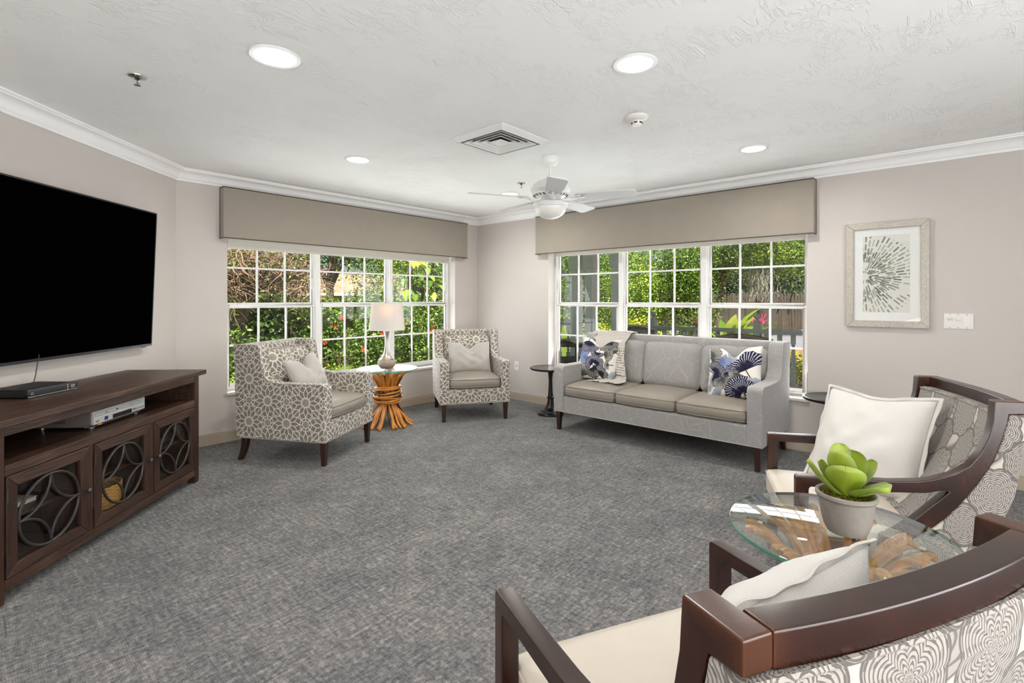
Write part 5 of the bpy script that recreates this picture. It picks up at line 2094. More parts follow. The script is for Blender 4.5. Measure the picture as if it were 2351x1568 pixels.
def sprinkler(label, x, y, bulb):
    s = thing('fire_sprinkler', label, 'sprinkler', (x, y, CEIL), 0.6, 'fire sprinklers')
    ob('escutcheon', MB().lathe([(0.040, -0.0005), (0.039, -0.004), (0.022, -0.007), (0.012, -0.007)], 28).mesh('escutcheon', smooth=True), M['chrome'], s)
    ob('body', MB().lathe([(0.010, -0.006), (0.010, -0.016), (0.007, -0.018)], 16), M['slot'], s)
    fr = MB()
    for q in (-1, 1):
        fr.tube([(0.008 * q, 0, -0.014), (0.014 * q, 0, -0.026), (0.003 * q, 0, -0.044)], 0.0022, 6)
    ob('yoke', fr, M['chrome'], s)
    ob('glass_bulb', MB().tube([(0, 0, -0.018), (0, 0, -0.040)], 0.0022, 8), M[bulb], s)
    ob('deflector', MB().lathe([(0.002, -0.043), (0.015, -0.045), (0.015, -0.046), (0.001, -0.046)], 20), M['chrome'], s)


sprinkler('small fire sprinkler in the ceiling above the television', 0.614, 3.083, 'red_bulb')
sprinkler('small fire sprinkler in the ceiling beyond the fan', 3.656, 3.138, 'red_bulb')

# ceiling fan
fan = thing('ceiling_fan', 'white five blade ceiling fan with an opal bowl light', 'fan', (3.137, 2.389, CEIL))
ob('canopy', MB().lathe([(0.060, -0.001), (0.062, -0.020), (0.060, -0.045), (0.050, -0.066), (0.034, -0.076), (0.014, -0.078)], 36).mesh('canopy', smooth=True), M['white_metal'], fan)
ob('downrod', MB().lathe([(0.0115, -0.07), (0.0115, -0.172)], 16, cap=False).mesh('downrod', smooth=True), M['white_metal'], fan)
ob('coupler', MB().lathe([(0.014, -0.150), (0.030, -0.158), (0.034, -0.170), (0.030, -0.182)], 24).mesh('coupler', smooth=True), M['white_metal'], fan)
ob('motor_housing', MB().lathe([(0.030, -0.172), (0.060, -0.180), (0.100, -0.196), (0.136, -0.222), (0.152, -0.246), (0.158, -0.262), (0.158, -0.272), (0.150, -0.276), (0.150, -0.284), (0.140, -0.290),
                                (0.138, -0.306), (0.120, -0.318), (0.080, -0.326), (0.04, -0.328)], 48).mesh('motor_housing', smooth=True), M['white_metal'], fan)
for k in range(24):
    a = 2 * math.pi * k / 24
    ob('vent_hole', MB().box(-0.004, 0.004, -0.011, 0.011, -0.0015, 0.0015, Matrix.Translation((0.131 * math.cos(a), 0.131 * math.sin(a), -0.3125)) @ Matrix.Rotation(a, 4, 'Z') @ Matrix.Rotation(R_(-32), 4, 'Y') @ Matrix.Rotation(R_(70), 4, 'Z')), M['slot'], fan)
ob('light_fitter', MB().lathe([(0.04, -0.326), (0.046, -0.345), (0.062, -0.352), (0.110, -0.358), (0.134, -0.368), (0.140, -0.380), (0.134, -0.388), (0.136, -0.396), (0.130, -0.402), (0.12, -0.404)], 48).mesh('light_fitter', smooth=True), M['white_metal'], fan)
bowl = [(0.127, -0.398)] + [(0.127 * math.cos(R_(a)), -0.400 - 0.094 * math.sin(R_(a))) for a in range(6, 91, 6)]
ob('bowl', MB().lathe([(max(r, 0.0008), z) for r, z in bowl], 48).mesh('bowl', smooth=True), M['opal'], fan)
for k in range(5):
    phi = R_(-90 + 72 * k)
    d = RT * math.cos(phi) + FW * math.sin(phi)
    ang = math.atan2(d.y, d.x)
    b = bpy.data.objects.new('blade', None)
    COL.objects.link(b)
    b.parent = fan
    b.location = (0, 0, -0.335)
    b.rotation_euler = (0, 0, ang)
    outl = [(0.200, -0.050), (0.215, -0.058), (0.40, -0.068), (0.625, -0.072), (0.650, -0.066), (0.662, -0.050), (0.664, 0.050), (0.652, 0.066), (0.628, 0.072), (0.40, 0.068), (0.215, 0.058), (0.200, 0.050)]
    pl = MB().prism(outl, -0.0035, 0.0035, 'z')
    ob('paddle', pl.mesh('paddle', 0.0015, 1), M['fan_blade'], b, (0, 0, 0.006), (R_(-11), 0, 0))
    br = MB()
    br.tube(bezier((0.085, 0, -0.002), (0.12, 0, -0.022), (0.15, 0, -0.020), (0.19, 0, 0.0), 8), [0.011] * 9, 8)
    for q in (-1, 1):
        br.tube(bezier((0.165, 0, -0.012), (0.18, 0.03 * q, -0.004), (0.20, 0.046 * q, -0.002), (0.245, 0.040 * q, -0.003), 8), 0.005, 6)
    br.tube([(0.185, 0, -0.004), (0.27, 0, -0.003)], 0.006, 6)
    ob('bracket', br.mesh('bracket', smooth=True), M['white_metal'], b, None, (R_(-11), 0, 0))

# ================================================================== outside: garden beyond the lamp table window, porch and street beyond the sofa window
GZ = -0.12
M['lawn'] = plain('lawn_grass', rgb(84, 102, 34), 0.9, 0.2, var=0.45, nscale=30, bump=0.6)
M['mulch'] = plain('leaf_mulch', rgb(128, 96, 66), 0.95, 0.1, var=0.5, nscale=24, bump=0.6)
M['asphalt'] = plain('asphalt_road', rgb(118, 116, 122), 0.9, 0.2, var=0.12, nscale=14)
M['kerb'] = plain('concrete_kerb', rgb(172, 166, 160), 0.85, 0.2, var=0.12, nscale=8)
M['porch_paint'] = plain('grey_porch_paint', rgb(206, 212, 210), 0.55, 0.4, var=0.06)
M['rail_paint'] = plain('grey_green_rail_paint', rgb(164, 176, 168), 0.55, 0.4, var=0.06)
M['porch_deck'] = plain('porch_boards', rgb(136, 132, 124), 0.7, 0.3, var=0.12, nscale=6)
M['fence_wood'] = mat_wood('weathered_fence_wood', rgb(58, 46, 36), rgb(94, 76, 60), rgb(126, 106, 86), 1.0, 0.85, 'z', 0.4, 0.1)
M['far_fence'] = mat_wood('pale_weathered_fence', rgb(66, 56, 50), rgb(98, 86, 76), rgb(126, 112, 100), 1.0, 0.85, 'z', 0.4, 0.1)
M['bark'] = mat_wood('grey_brown_bark', rgb(66, 54, 44), rgb(104, 88, 74), rgb(140, 124, 108), 1.0, 0.9, 'z', 0.8, 0.1)
M['twig'] = plain('brown_bare_twigs', rgb(160, 132, 112), 0.85, 0.2, var=0.35, nscale=12)
M['wicker'] = plain('dark_wicker', rgb(66, 52, 36), 0.7, 0.3, var=0.35, nscale=70, bump=0.6)
M['roof_tile'] = plain('tan_roof_shingles', rgb(158, 128, 102), 0.9, 0.2, var=0.12, nscale=3)
M['stucco'] = plain('cream_stucco', rgb(170, 142, 96), 0.9, 0.2, var=0.06, nscale=3)
M['leaf_dark'] = mat_leaf('dark_green_leaves', rgb(36, 66, 20), rgb(72, 108, 34), rgb(140, 160, 80))
M['leaf_mid'] = mat_leaf('mid_green_leaves', rgb(40, 70, 18), rgb(94, 130, 36), rgb(186, 202, 96))
M['leaf_lime'] = mat_leaf('lime_green_leaves', rgb(62, 96, 20), rgb(126, 158, 38), rgb(212, 220, 110))
M['leaf_yellow'] = mat_leaf('yellow_green_leaves', rgb(140, 160, 24), rgb(198, 202, 44), rgb(232, 226, 100))
M['leaf_big'] = mat_leaf('broad_glossy_leaves', rgb(70, 112, 26), rgb(132, 166, 44), rgb(206, 212, 90), 0.35, 0.35)
M['hibiscus'] = plain('red_orange_petals', rgb(222, 84, 48), 0.6, 0.3, var=0.2)
M['pink'] = plain('pink_bracts', rgb(220, 60, 112), 0.6, 0.3, var=0.2)
M['moss_grey'] = plain('grey_hanging_moss', rgb(170, 168, 150), 0.95, 0.1, var=0.3, nscale=20)
M['stripe_cushion'] = plain('olive_stripe_cushion', rgb(150, 140, 92), 0.9, 0.2, var=0.2, nscale=30)


def slab(name, label, cat, x0, x1, y0, y1, z0, z1, mat):
    o = ob(name, MB().box(x0, x1, y0, y1, z0, z1), mat)
    return tag(o, label, cat, kind='structure')


slab('lawn', 'green lawn outside the lamp table window', 'lawn', -12, 40, 6.25, 45, GZ - 0.2, GZ, M['lawn'])
slab('ground', 'mulched ground beyond the porch', 'ground', 7.75, 60, -30, 6.24, GZ - 0.25, GZ - 0.02, M['mulch'])
slab('ground_strip', 'planting strip under the lamp table window', 'ground', -12, W2X + WT, W1Y + 0.26, 6.24, GZ - 0.2, GZ - 0.01, M['mulch'])
slab('porch_floor', 'grey porch floor outside the sofa window', 'porch', W2X + WT + 0.01, 7.72, -4, 6.2, GZ - 0.15, GZ + 0.08, M['porch_deck'])
slab('porch_roof', 'grey porch ceiling outside the sofa window', 'porch roof', W2X + WT + 0.01, 7.95, -4, 6.2, 2.46, 2.60, M['porch_paint'])
o = ob('road', MB().prism([(16.5, -30), (24.5, -30), (24.5, 2.0), (22.0, 7.2), (18.0, 8.4), (16.5, 3.6)], GZ - 0.019, GZ + 0.004, 'z'), M['asphalt'])
tag(o, 'grey asphalt road beyond the porch railing', 'road', kind='structure')
kb = MB().tube([(24.7, -30, GZ + 0.05), (24.7, 2.0, GZ + 0.05), (22.2, 7.4, GZ + 0.05), (18.0, 8.8, GZ + 0.05)], 0.13, 6)
tag(ob('kerb', kb, M['kerb']), 'pale concrete kerb along the far side of the road', 'kerb', kind='structure')


# ------------------------------------------------------------------ foliage
def foliage_mesh(blobs, n, size, seed, shell=0.45, droop=0.15, aspect=0.5):
    rg = np.random.default_rng(seed)
    w = np.array([b[6] if len(b) > 6 else b[3] * b[4] * b[5] for b in blobs], float)
    w /= w.sum()
    idx = rg.choice(len(blobs), n, p=w)
    B = np.array([b[:6] for b in blobs], float)[idx]
    d = rg.normal(size=(n, 3))
    d /= np.linalg.norm(d, axis=1)[:, None]
    r = shell + (1 - shell) * rg.random(n) ** 0.6
    # lumpy surface
    r *= 1 + 0.20 * np.sin(d[:, 0] * 9 + idx) * np.sin(d[:, 1] * 8 + 2 * idx) + 0.14 * np.sin(d[:, 2] * 13 + idx)
    P = B[:, :3] + d * r[:, None] * B[:, 3:6]
    nrm = d * 0.75 + rg.normal(size=(n, 3)) * 0.55 + np.array([0, 0, 0.45])
    nrm /= np.linalg.norm(nrm, axis=1)[:, None]
    t = rg.normal(size=(n, 3)) + d * 0.6 - np.array([0, 0, droop])
    t -= nrm * (t * nrm).sum(1)[:, None]
    t /= np.linalg.norm(t, axis=1)[:, None] + 1e-9
    b = np.cross(nrm, t)
    s = size * rg.uniform(0.6, 1.35, n)
    wd = s * aspect
    v0 = P - t * (s * 0.5)[:, None]
    v2 = P + t * (s * 0.5)[:, None]
    up = nrm * (s * 0.10)[:, None]
    v1 = P + b * (wd * 0.5)[:, None] + up
    v3 = P - b * (wd * 0.5)[:, None] + up
    V = np.stack([v0, v1, v2, v3], 1).reshape(-1, 3)
    k = np.arange(n) * 4
    T = np.stack([k, k + 1, k + 2, k, k + 2, k + 3], 1).reshape(-1, 3)
    me = bpy.data.meshes.new('foliage')
    me.vertices.add(len(V))
    me.vertices.foreach_set('co', V.astype(np.float32).ravel())
    me.loops.add(len(T) * 3)
    me.loops.foreach_set('vertex_index', T.astype(np.int32).ravel())
    me.polygons.add(len(T))
    me.polygons.foreach_set('loop_start', (np.arange(len(T)) * 3).astype(np.int32))
    me.polygons.foreach_set('loop_total', np.full(len(T), 3, np.int32))
    ul = me.uv_layers.new(name='UVMap')
    col = np.repeat(rg.beta(1.3, 1.5, n), 6)
    ul.data.foreach_set('uv', np.stack([col, np.zeros_like(col)], 1).astype(np.float32).ravel())
    me.update()
    me.validate()
    return me


def limbs(mb, base, tips, r0, seed, mid=0.5):
    rnd = random.Random(seed)
    for t in tips:
        m1 = [base[k] + (t[k] - base[k]) * 0.35 + rnd.uniform(-0.12, 0.12) for k in range(2)] + [base[2] + (t[2] - base[2]) * 0.45]
        m2 = [base[k] + (t[k] - base[k]) * 0.7 + rnd.uniform(-0.15, 0.15) for k in range(2)] + [base[2] + (t[2] - base[2]) * 0.78]
        pts = bezier(base, m1, m2, t, 8)
        mb.tube(pts, [r0 * (1 - 0.8 * i / 8) for i in range(9)], 6)


def bush(name, label, cat, x, y, h, rx, ry, mat, n, size, seed, group=None, shell=0.35, flowers=0, aspect=0.55, z0=None):
    z0 = GZ if z0 is None else z0
    root = thing(name, label, cat, (x, y, z0), 0, group)
    rnd = random.Random(seed)
    blobs = []
    for k in range(6):
        blobs.append((rnd.uniform(-0.45, 0.45) * rx, rnd.uniform(-0.4, 0.4) * ry, h * rnd.uniform(0.30, 0.72), rx * rnd.uniform(0.55, 0.8), ry * rnd.uniform(0.55, 0.8), h * rnd.uniform(0.26, 0.36)))
    blobs.append((0, 0, h * 0.28, rx * 0.95, ry * 0.9, h * 0.30))
    o = ob('foliage', foliage_mesh(blobs, n, size, seed, shell, aspect=aspect), mat, root)
    o['kind'] = 'stuff'
    st = MB()
    limbs(st, (0, 0, 0), [(b[0], b[1], b[2]) for b in blobs[:6]], 0.018, seed)
    ob('stems', st.mesh('stems', smooth=True), M['bark'], root)
    for k in range(flowers):
        # petals towards the house
        b = blobs[rnd.randrange(6)]
        ax = rnd.uniform(-0.9, 0.9)
        p = Vector((b[0] + b[3] * ax, b[1] - b[4] * math.sqrt(1 - ax * ax) * 1.04, b[2] + b[5] * rnd.uniform(-0.5, 0.6)))
        fl = MB()
        for q in range(5):
            a = 2 * math.pi * q / 5 + rnd.random()
            tip = Vector((0.055 * math.cos(a), -0.018, 0.055 * math.sin(a)))
            sd_ = Vector((-math.sin(a), 0, math.cos(a))) * 0.026
            fl.add([p, p + tip * 0.7 + sd_, p + tip, p + tip * 0.7 - sd_, p + Vector((0, -0.004, 0))], [(0, 1, 2, 3)])
        fl.tube([p, p + Vector((0.0, -0.05, -0.01))], 0.004, 5)
        ob('flower', fl, M['hibiscus'], root)
    return root


def tree(name, label, x, y, trunk_h, crown, mat, n, size, seed, tr=0.12, group=None, lean=(0, 0), branches=7, twigs=0):
    root = thing(name, label, 'tree', (x, y, GZ), 0, group)
    rnd = random.Random(seed)
    fork = (lean[0], lean[1], trunk_h)
    t = MB()
    t.tube(bezier((0, 0, 0), (lean[0] * 0.1, lean[1] * 0.1, trunk_h * 0.4), (lean[0] * 0.7, lean[1] * 0.7, trunk_h * 0.7), fork, 8), [tr * (1 - 0.35 * i / 8) for i in range(9)], 9)
    tips = []
    for b in crown:
        for k in range(max(1, branches // len(crown))):
            tips.append((b[0] + rnd.uniform(-0.7, 0.7) * b[3], b[1] + rnd.uniform(-0.7, 0.7) * b[4], b[2] + rnd.uniform(-0.5, 0.8) * b[5]))
    limbs(t, fork, tips, tr * 0.55, seed)
    ob('trunk', t.mesh('trunk', smooth=True), M['bark'], root)
    if n:
        o = ob('crown', foliage_mesh(crown, n, size, seed, 0.30), mat, root)
        o['kind'] = 'stuff'
    if twigs:
        tw = MB()
        for k in range(twigs):
            b = crown[rnd.randrange(len(crown))]
            d = Vector((rnd.gauss(0, 1), rnd.gauss(0, 1), rnd.gauss(0, 1))).normalized()
            p = Vector((b[0] + d.x * b[3] * rnd.random(), b[1] + d.y * b[4] * rnd.random(), b[2] + d.z * b[5] * rnd.random()))
            v = Vector((rnd.gauss(0, 1), rnd.gauss(0, .7), rnd.gauss(-0.25, .7))).normalized()
            pts = [p]
            for q in range(6):
                v = (v + Vector((rnd.gauss(0, .35), rnd.gauss(0, .35), rnd.gauss(-0.06, .3)))).normalized()
                p = p + v * 0.085
                pts.append(p)
            r0 = rnd.choice((0.0035, 0.0045, 0.006, 0.010))
            tw.tube([tuple(q) for q in pts], [r0 * (1 - 0.12 * i) for i in range(7)], 4)
        o = ob('twigs', tw, M['twig'], root)
        o['kind'] = 'stuff'
    return root


# wooden fence behind the garden
fence = thing('garden_fence', 'dark weathered plank fence behind the garden shrubs', 'fence', (0, 9.7, GZ))
rnd = random.Random(77)
plk = []
for v in range(4):
    mb = MB().prism([(-0.066, 0), (0.066, 0), (0.066, 1.22), (0.04, 1.29 - 0.01 * v), (-0.04, 1.29), (-0.066, 1.22 + 0.01 * v)], -0.010, 0.010, 'y')
    me = mb.mesh('plank')
    me.materials.append(M['fence_wood'])
    plk.append(me)
for i in range(62):
    ob('plank', plk[i % 4], None, fence, (1.9 + i * 0.142, rnd.uniform(-0.006, 0.006), rnd.uniform(-0.02, 0.02)), (0, R_(rnd.uniform(-0.6, 0.6)), 0))
for z in (0.30, 1.0):
    ob('rail', MB().box(1.8, 10.8, 0.018, 0.058, z, z + 0.09), M['fence_wood'], fence)
for i in range(5):
    ob('post', MB().box(1.9 + 2.1 * i, 2.0 + 2.1 * i, 0.06, 0.16, 0, 1.28), M['fence_wood'], fence)

# garden shrubs seen through the lamp table window
for (x, y, h, rx, ry, mm, n, sz, sd_, lab, fl) in (
        (2.75, 8.35, 1.35, 0.50, 0.5, 'leaf_mid', 1500, 0.085, 1, 'loose pale leaved shrub against the fence behind the sideways armchair', 0),
        (3.55, 8.75, 1.75, 0.52, 0.42, 'leaf_dark', 2000, 0.10, 2, 'dark broad leaved shrub against the fence', 0),
        (4.35, 8.45, 1.55, 0.55, 0.50, 'leaf_mid', 2800, 0.080, 3, 'dark hibiscus bush with red flowers, nearest the tangle of bare twigs', 3),
        (5.15, 8.15, 1.48, 0.62, 0.55, 'leaf_mid', 5600, 0.062, 4, 'hibiscus bush with red flowers showing left of the lamp shade', 5),
        (6.10, 8.20, 1.46, 0.64, 0.55, 'leaf_mid', 5600, 0.062, 5, 'hibiscus bush with red flowers behind the lamp neck', 4),
        (7.00, 8.10, 1.44, 0.64, 0.55, 'leaf_mid', 5600, 0.062, 6, 'hibiscus bush with red flowers nearest the room corner', 4)):
    bush('garden_shrub', lab, 'shrub', x, y, h, rx, ry, M[mm], n, sz, sd_, 'shrubs outside the lamp table window', 0.35, fl)
for (x, y, h, rx, ry, sd_, lab) in ((2.62, 7.45, 0.42, 0.35, 0.3, 21, 'low lime bush on the lawn beside the sideways armchair'), (3.9, 7.3, 0.40, 0.5, 0.3, 22, 'low lime bush on the lawn below the hibiscus')):
    bush('low_bush', lab, 'shrub', x, y, h, rx, ry, M['leaf_lime'], 700, 0.05, sd_, 'low lime bushes')

tree('bare_tree', 'tangled tree with bare brown twigs outside the lamp table window', 2.9, 8.9, 1.6,
     [(-0.10, -0.5, 2.10, 0.75, 0.6, 0.55), (0.55, -0.5, 2.15, 0.65, 0.6, 0.5), (1.0, -0.5, 1.75, 0.55, 0.5, 0.42), (-0.15, -0.4, 1.6, 0.5, 0.4, 0.35)], M['leaf_mid'], 1300, 0.06, 31, 0.16, lean=(0.35, -0.3), branches=16, twigs=950)

TG = 'trees beyond the garden fence'
for (x, y, th, crown, mm, n, sz, sd_, lab) in (
        (3.6, 11.4, 1.6, [(0, 0, 2.3, 1.5, 0.9, 1.2), (1.0, 0.3, 3.1, 1.2, 0.9, 0.9)], 'leaf_mid', 5200, 0.085, 41, 'leafy tree beyond the fence behind the bare twigs'),
        (6.05, 11.3, 1.7, [(-0.35, 0, 2.75, 1.3, 0.8, 0.62), (0.6, 0.2, 2.9, 0.9, 0.8, 0.62)], 'leaf_mid', 4200, 0.10, 42, 'sparse tree whose leaves hang above the tan roof'),
        (8.3, 12.0, 1.4, [(-0.15, 0, 1.9, 1.15, 0.8, 0.95), (0.1, 0.2, 3.0, 1.3, 0.9, 0.8)], 'leaf_lime', 9000, 0.070, 43, 'fine leaved tree right of the tan roof'),
        (10.2, 12.4, 1.7, [(0, 0, 2.4, 1.5, 0.9, 1.3), (0.9, 0, 1.8, 1.1, 0.9, 0.9)], 'leaf_mid', 9500, 0.075, 44, 'fine leaved tree beyond the fence nearest the room corner'),
        (14.5, 19.0, 1.8, [(0, 0, 3.4, 2.3, 1.2, 1.3), (-2.6, 0, 3.7, 1.8, 1.2, 1.1)], 'leaf_mid', 5000, 0.12, 45, 'tall tree standing behind the tan roof'),
        (7.9, 18.5, 1.8, [(0, 0, 3.0, 2.0, 1.2, 1.7)], 'leaf_dark', 4000, 0.12, 46, 'far tree behind the sparse leaves')):
    tree('garden_tree', lab, x, y, th, crown, M[mm], n, sz, sd_, 0.13, TG)

vine = thing('fence_vine', 'leafy vine growing along the top of the garden fence', 'vine', (0, 9.62, GZ))
rnd = random.Random(14)
vb = [(2.0 + 0.45 * k, rnd.uniform(-0.1, 0.05), 1.15 + rnd.uniform(-0.25, 0.30) + (0.25 if 3 < k < 9 or k > 15 else 0.0), 0.36, 0.16, rnd.uniform(0.22, 0.42)) for k in range(20)]
ob('foliage', foliage_mesh(vb, 9000, 0.075, 15, 0.25), M['leaf_mid'], vine)['kind'] = 'stuff'
sv = MB().tube([(1.9 + 0.3 * k, -0.03 + 0.02 * math.sin(k), 1.08 + 0.08 * math.sin(1.3 * k)) for k in range(31)], 0.012, 6)
ob('stem', sv.mesh('stem', smooth=True), M['bark'], vine)

# climbing broad leaved philodendron beside the corner
ph = thing('philodendron', 'broad leaved yellow green climber outside the window beside the corner', 'plant', (6.55, 8.75, GZ))
st = MB()
st.tube([(0, 0, 0), (0.05, 0.05, 0.9), (-0.05, 0.02, 1.7), (0.05, 0, 2.6)], 0.05, 8)
st.tube([(0.35, 0, 0), (0.3, 0.05, 1.1), (0.42, 0.02, 2.5)], 0.035, 8)
ob('stem', st.mesh('stem', smooth=True), M['bark'], ph)
rnd = random.Random(12)
for k in range(46):
    z = rnd.uniform(0.9, 2.55)
    a = rnd.uniform(math.pi, 2 * math.pi)
    L = rnd.uniform(0.16, 0.34)
    base = Vector((rnd.choice((0, 0.36)) + 0.18 * math.cos(a), 0.18 * math.sin(a), z))
    d = Vector((math.cos(a) + rnd.uniform(-.3, .3), math.sin(a) - 0.3, rnd.uniform(-1.0, 0.1))).normalized()
    sd_ = d.cross(Vector((0, 0, 1))).normalized()
    nn_ = sd_.cross(d).normalized()
    outl = [(0, 0), (.05, .22), (.25, .36), (.5, .33), (.75, .2), (1.0, 0)]
    vs_ = []
    for (t, w) in outl:
        cpt = base + d * (t * L) + nn_ * (-0.25 * L * t * t)
        vs_ += [cpt + sd_ * (w * L) + nn_ * (0.10 * L * (w > 0)), cpt, cpt - sd_ * (w * L) + nn_ * (0.10 * L * (w > 0))]
    fc = []
    for i in range(len(outl) - 1):
        fc += [(3 * i, 3 * i + 1, 3 * i + 4, 3 * i + 3), (3 * i + 1, 3 * i + 2, 3 * i + 5, 3 * i + 4)]
    cv = rnd.random()
    lf = MB().add([tuple(q) for q in vs_], fc, uvs=[[(cv, 0)] * 4 for _ in fc])
    ob('leaf', lf.mesh('leaf'), M['leaf_big'], ph)

# neighbour's house
hs = thing('neighbour_house', 'low house with a tan shingle roof beyond the garden', 'house', (13.4, 23.5, GZ))
ob('wall', MB().box(-3.6, 6.5, 0, 6, 0, 1.75), M['stucco'], hs)
rf = MB()
rf.hexa([(-4.1, -0.5, 1.72), (7.0, -0.5, 1.72), (7.0, 6.5, 1.72), (-4.1, 6.5, 1.72)], [(-2.2, 2.6, 2.85), (5.2, 2.6, 2.85), (5.2, 3.4, 2.85), (-2.2, 3.4, 2.85)])
ob('roof', rf, M['roof_tile'], hs)
ob('fascia', MB().box(-4.12, 7.02, -0.54, -0.46, 1.60, 1.74), M['trim'], hs)
for x in (-1.8, 0.6, 3.4):
    w_ = ob('window', MB().box(x, x + 0.9, -0.03, 0.02, 0.85, 1.5), M['slot'], hs)
    ob('pane', MB().box(x + 0.05, x + 0.85, -0.04, -0.03, 0.9, 1.45), M['glass'], w_)

# ------------------------------------------------------------------ porch: posts, beam, railing
bm_ = ob('porch_beam', MB().box(7.42, 7.62, -4, 6.2, 2.14, 2.455).mesh('porch_beam', 0.006, 1), M['porch_paint'])
tag(bm_, 'long grey beam across the top of the porch', 'beam', kind='structure')


def porch_post(label, x, y):
    r = thing('porch_post', label, 'post', (x, y, GZ + 0.081), 0, 'grey porch posts')
    H = 2.268
    ob('shaft', MB().box(-0.085, 0.085, -0.085, 0.085, 0, H - 0.09).mesh('shaft', 0.008, 1), M['porch_paint'], r)
    ob('capital', MB().box(-0.11, 0.11, -0.11, 0.11, H - 0.38, H - 0.09).mesh('capital', 0.008, 1), M['porch_paint'], r)
    ob('plinth', MB().box(-0.105, 0.105, -0.105, 0.105, 0, 0.16).mesh('plinth', 0.008, 1), M['porch_paint'], r)


porch_post('square grey porch post above the throw on the sofa', 7.5, 4.81)
porch_post('square grey porch post nearest the window mullion', 7.5, 4.28)
porch_post('square grey porch post farthest from the room', 7.5, 5.12)
br_ = thing('roof_brace', 'slanted grey eave bracket beside the farthest porch post', 'bracket', (7.5, 5.22, 2.13))
ob('strut', MB().prism([(0.02, -0.50), (0.02, -0.40), (0.72, 0.0), (0.82, 0.0)], -0.05, 0.05, 'x').mesh('strut', 0.004, 1), M['porch_paint'], br_)
ob('end_block', MB().box(-0.06, 0.06, 0.70, 0.84, -0.05, 0.012).mesh('end_block', 0.004, 1), M['porch_paint'], br_)

bal_prof = [(0.018, 0.0), (0.018, 0.02), (0.027, 0.03), (0.027, 0.045), (0.018, 0.055), (0.024, 0.10), (0.028, 0.17), (0.024, 0.26), (0.016, 0.33), (0.025, 0.345), (0.018, 0.36)]
_b = MB()
_b.box(-0.026, 0.026, -0.026, 0.026, 0.0, 0.20)
_b.lathe([(r, z + 0.20) for r, z in bal_prof], 10)
_b.box(-0.026, 0.026, -0.026, 0.026, 0.56, 0.69)
bal_me = _b.mesh('baluster', smooth=True)
bal_me.materials.append(M['rail_paint'])


def railing(label, p, q, newels):
    L = math.hypot(q[0] - p[0], q[1] - p[1])
    r = thing('porch_railing', label, 'railing', (p[0], p[1], 0), math.atan2(q[1] - p[1], q[0] - p[0]), 'porch railings')
    ob('top_rail', MB().prism([(-0.05, 0.835), (0.05, 0.835), (0.055, 0.87), (0.03, 0.89), (-0.03, 0.89), (-0.055, 0.87)], 0, L, 'x'), M['rail_paint'], r)
    ob('bottom_rail', MB().box(0, L, -0.035, 0.035, 0.075, 0.145), M['rail_paint'], r)
    n = int(L / 0.165)
    for i in range(n):
        x = (i + 0.5) * L / n
        if any(abs(x - nx) < 0.07 for nx in newels):
            continue
        ob('baluster', bal_me, None, r, (x, 0, 0.145))
    for nx in newels:
        nw = ob('newel', MB().box(nx - 0.047, nx + 0.047, -0.047, 0.047, GZ + 0.085, 0.985).mesh('newel', 0.006, 1), M['rail_paint'], r)
        ball = [(0.047, 0.985), (0.050, 0.995), (0.030, 1.012), (0.020, 1.03)] + [(0.046 * math.cos(R_(a)), 1.068 + 0.046 * math.sin(R_(a))) for a in range(-60, 91, 15)]
        ob('ball_finial', MB().lathe([(max(a, 0.0006), b) for a, b in ball], 16, center=(nx, 0)).mesh('ball_finial', smooth=True), M['rail_paint'], nw)


railing('grey turned baluster railing running along the porch edge', (7.5, 4.19), (7.5, -2.6), [4.19 - 3.63, 4.19 - 2.07, 4.19 - 0.35])
railing('short grey baluster railing beside the farthest porch post', (7.5, 6.15), (7.5, 5.21), [])


# wicker porch chairs
def wicker(label, x, y, rz, w=0.58, cushion=False, H=0.95):
    r = thing('wicker_chair', label, 'chair', (x, y, GZ + 0.081), rz, 'dark wicker porch chairs')
    hw = w / 2
    bk_ = MB()
    bk_.grid(lambda u, v: ((2 * u - 1) * hw * (0.92 + 0.08 * v), 0.26 + 0.10 * v - 0.05 * (1 - (2 * u - 1) ** 2) * -1, 0.40 + v * (H - 0.40 - 0.05 * (2 * u - 1) ** 2)), 12, 8)
    bo = ob('back', bk_.mesh('back', smooth=True), M['wicker'], r)
    md = bo.modifiers.new('thick', 'SOLIDIFY')
    md.thickness = 0.03
    ob('rim', MB().tube([((2 * u - 1) * hw * 1.0, 0.36 + 0.05 * (1 - (2 * u - 1) ** 2), H - 0.05 * (2 * u - 1) ** 2) for u in [k / 12 for k in range(13)]], 0.022, 8).mesh('rim', smooth=True), M['wicker'], r)
    ob('seat', MB().box(-hw, hw, -0.28, 0.28, 0.32, 0.42).mesh('seat', 0.02, 2), M['wicker'], r)
    for s in (-1, 1):
        ob('arm', MB().tube(bezier((s * hw, 0.33, min(0.70, H - 0.06)), (s * (hw + 0.04), 0.1, 0.66), (s * (hw + 0.04), -0.2, 0.66), (s * hw, -0.28, 0.56), 8), 0.03, 8).mesh('arm', smooth=True), M['wicker'], r)
        for yy in (-0.25, 0.25):
            ob('leg', MB().tube([(s * (hw - 0.03), yy, 0), (s * (hw - 0.03), yy, 0.60 if yy < 0 else 0.4)], 0.022, 8), M['wicker'], r)
    if cushion:
        ob('cushion', softbox(w - 0.06, 0.42, 0.12, 0.04, 0.02, 8), M['stripe_cushion'], r, (0, 0.19, 0.66), (R_(78), 0, 0))


wicker('dark wicker porch chair backed against the middle window bay', 6.75, 3.33, R_(90), 0.50)
wicker('dark wicker porch chair with striped cushion near the picture side bay', 6.2, 1.76, R_(90), 0.60, True)
wicker('dark wicker porch chair low behind the black side table', 6.45, 4.55, R_(60), 0.55, False, 0.72)

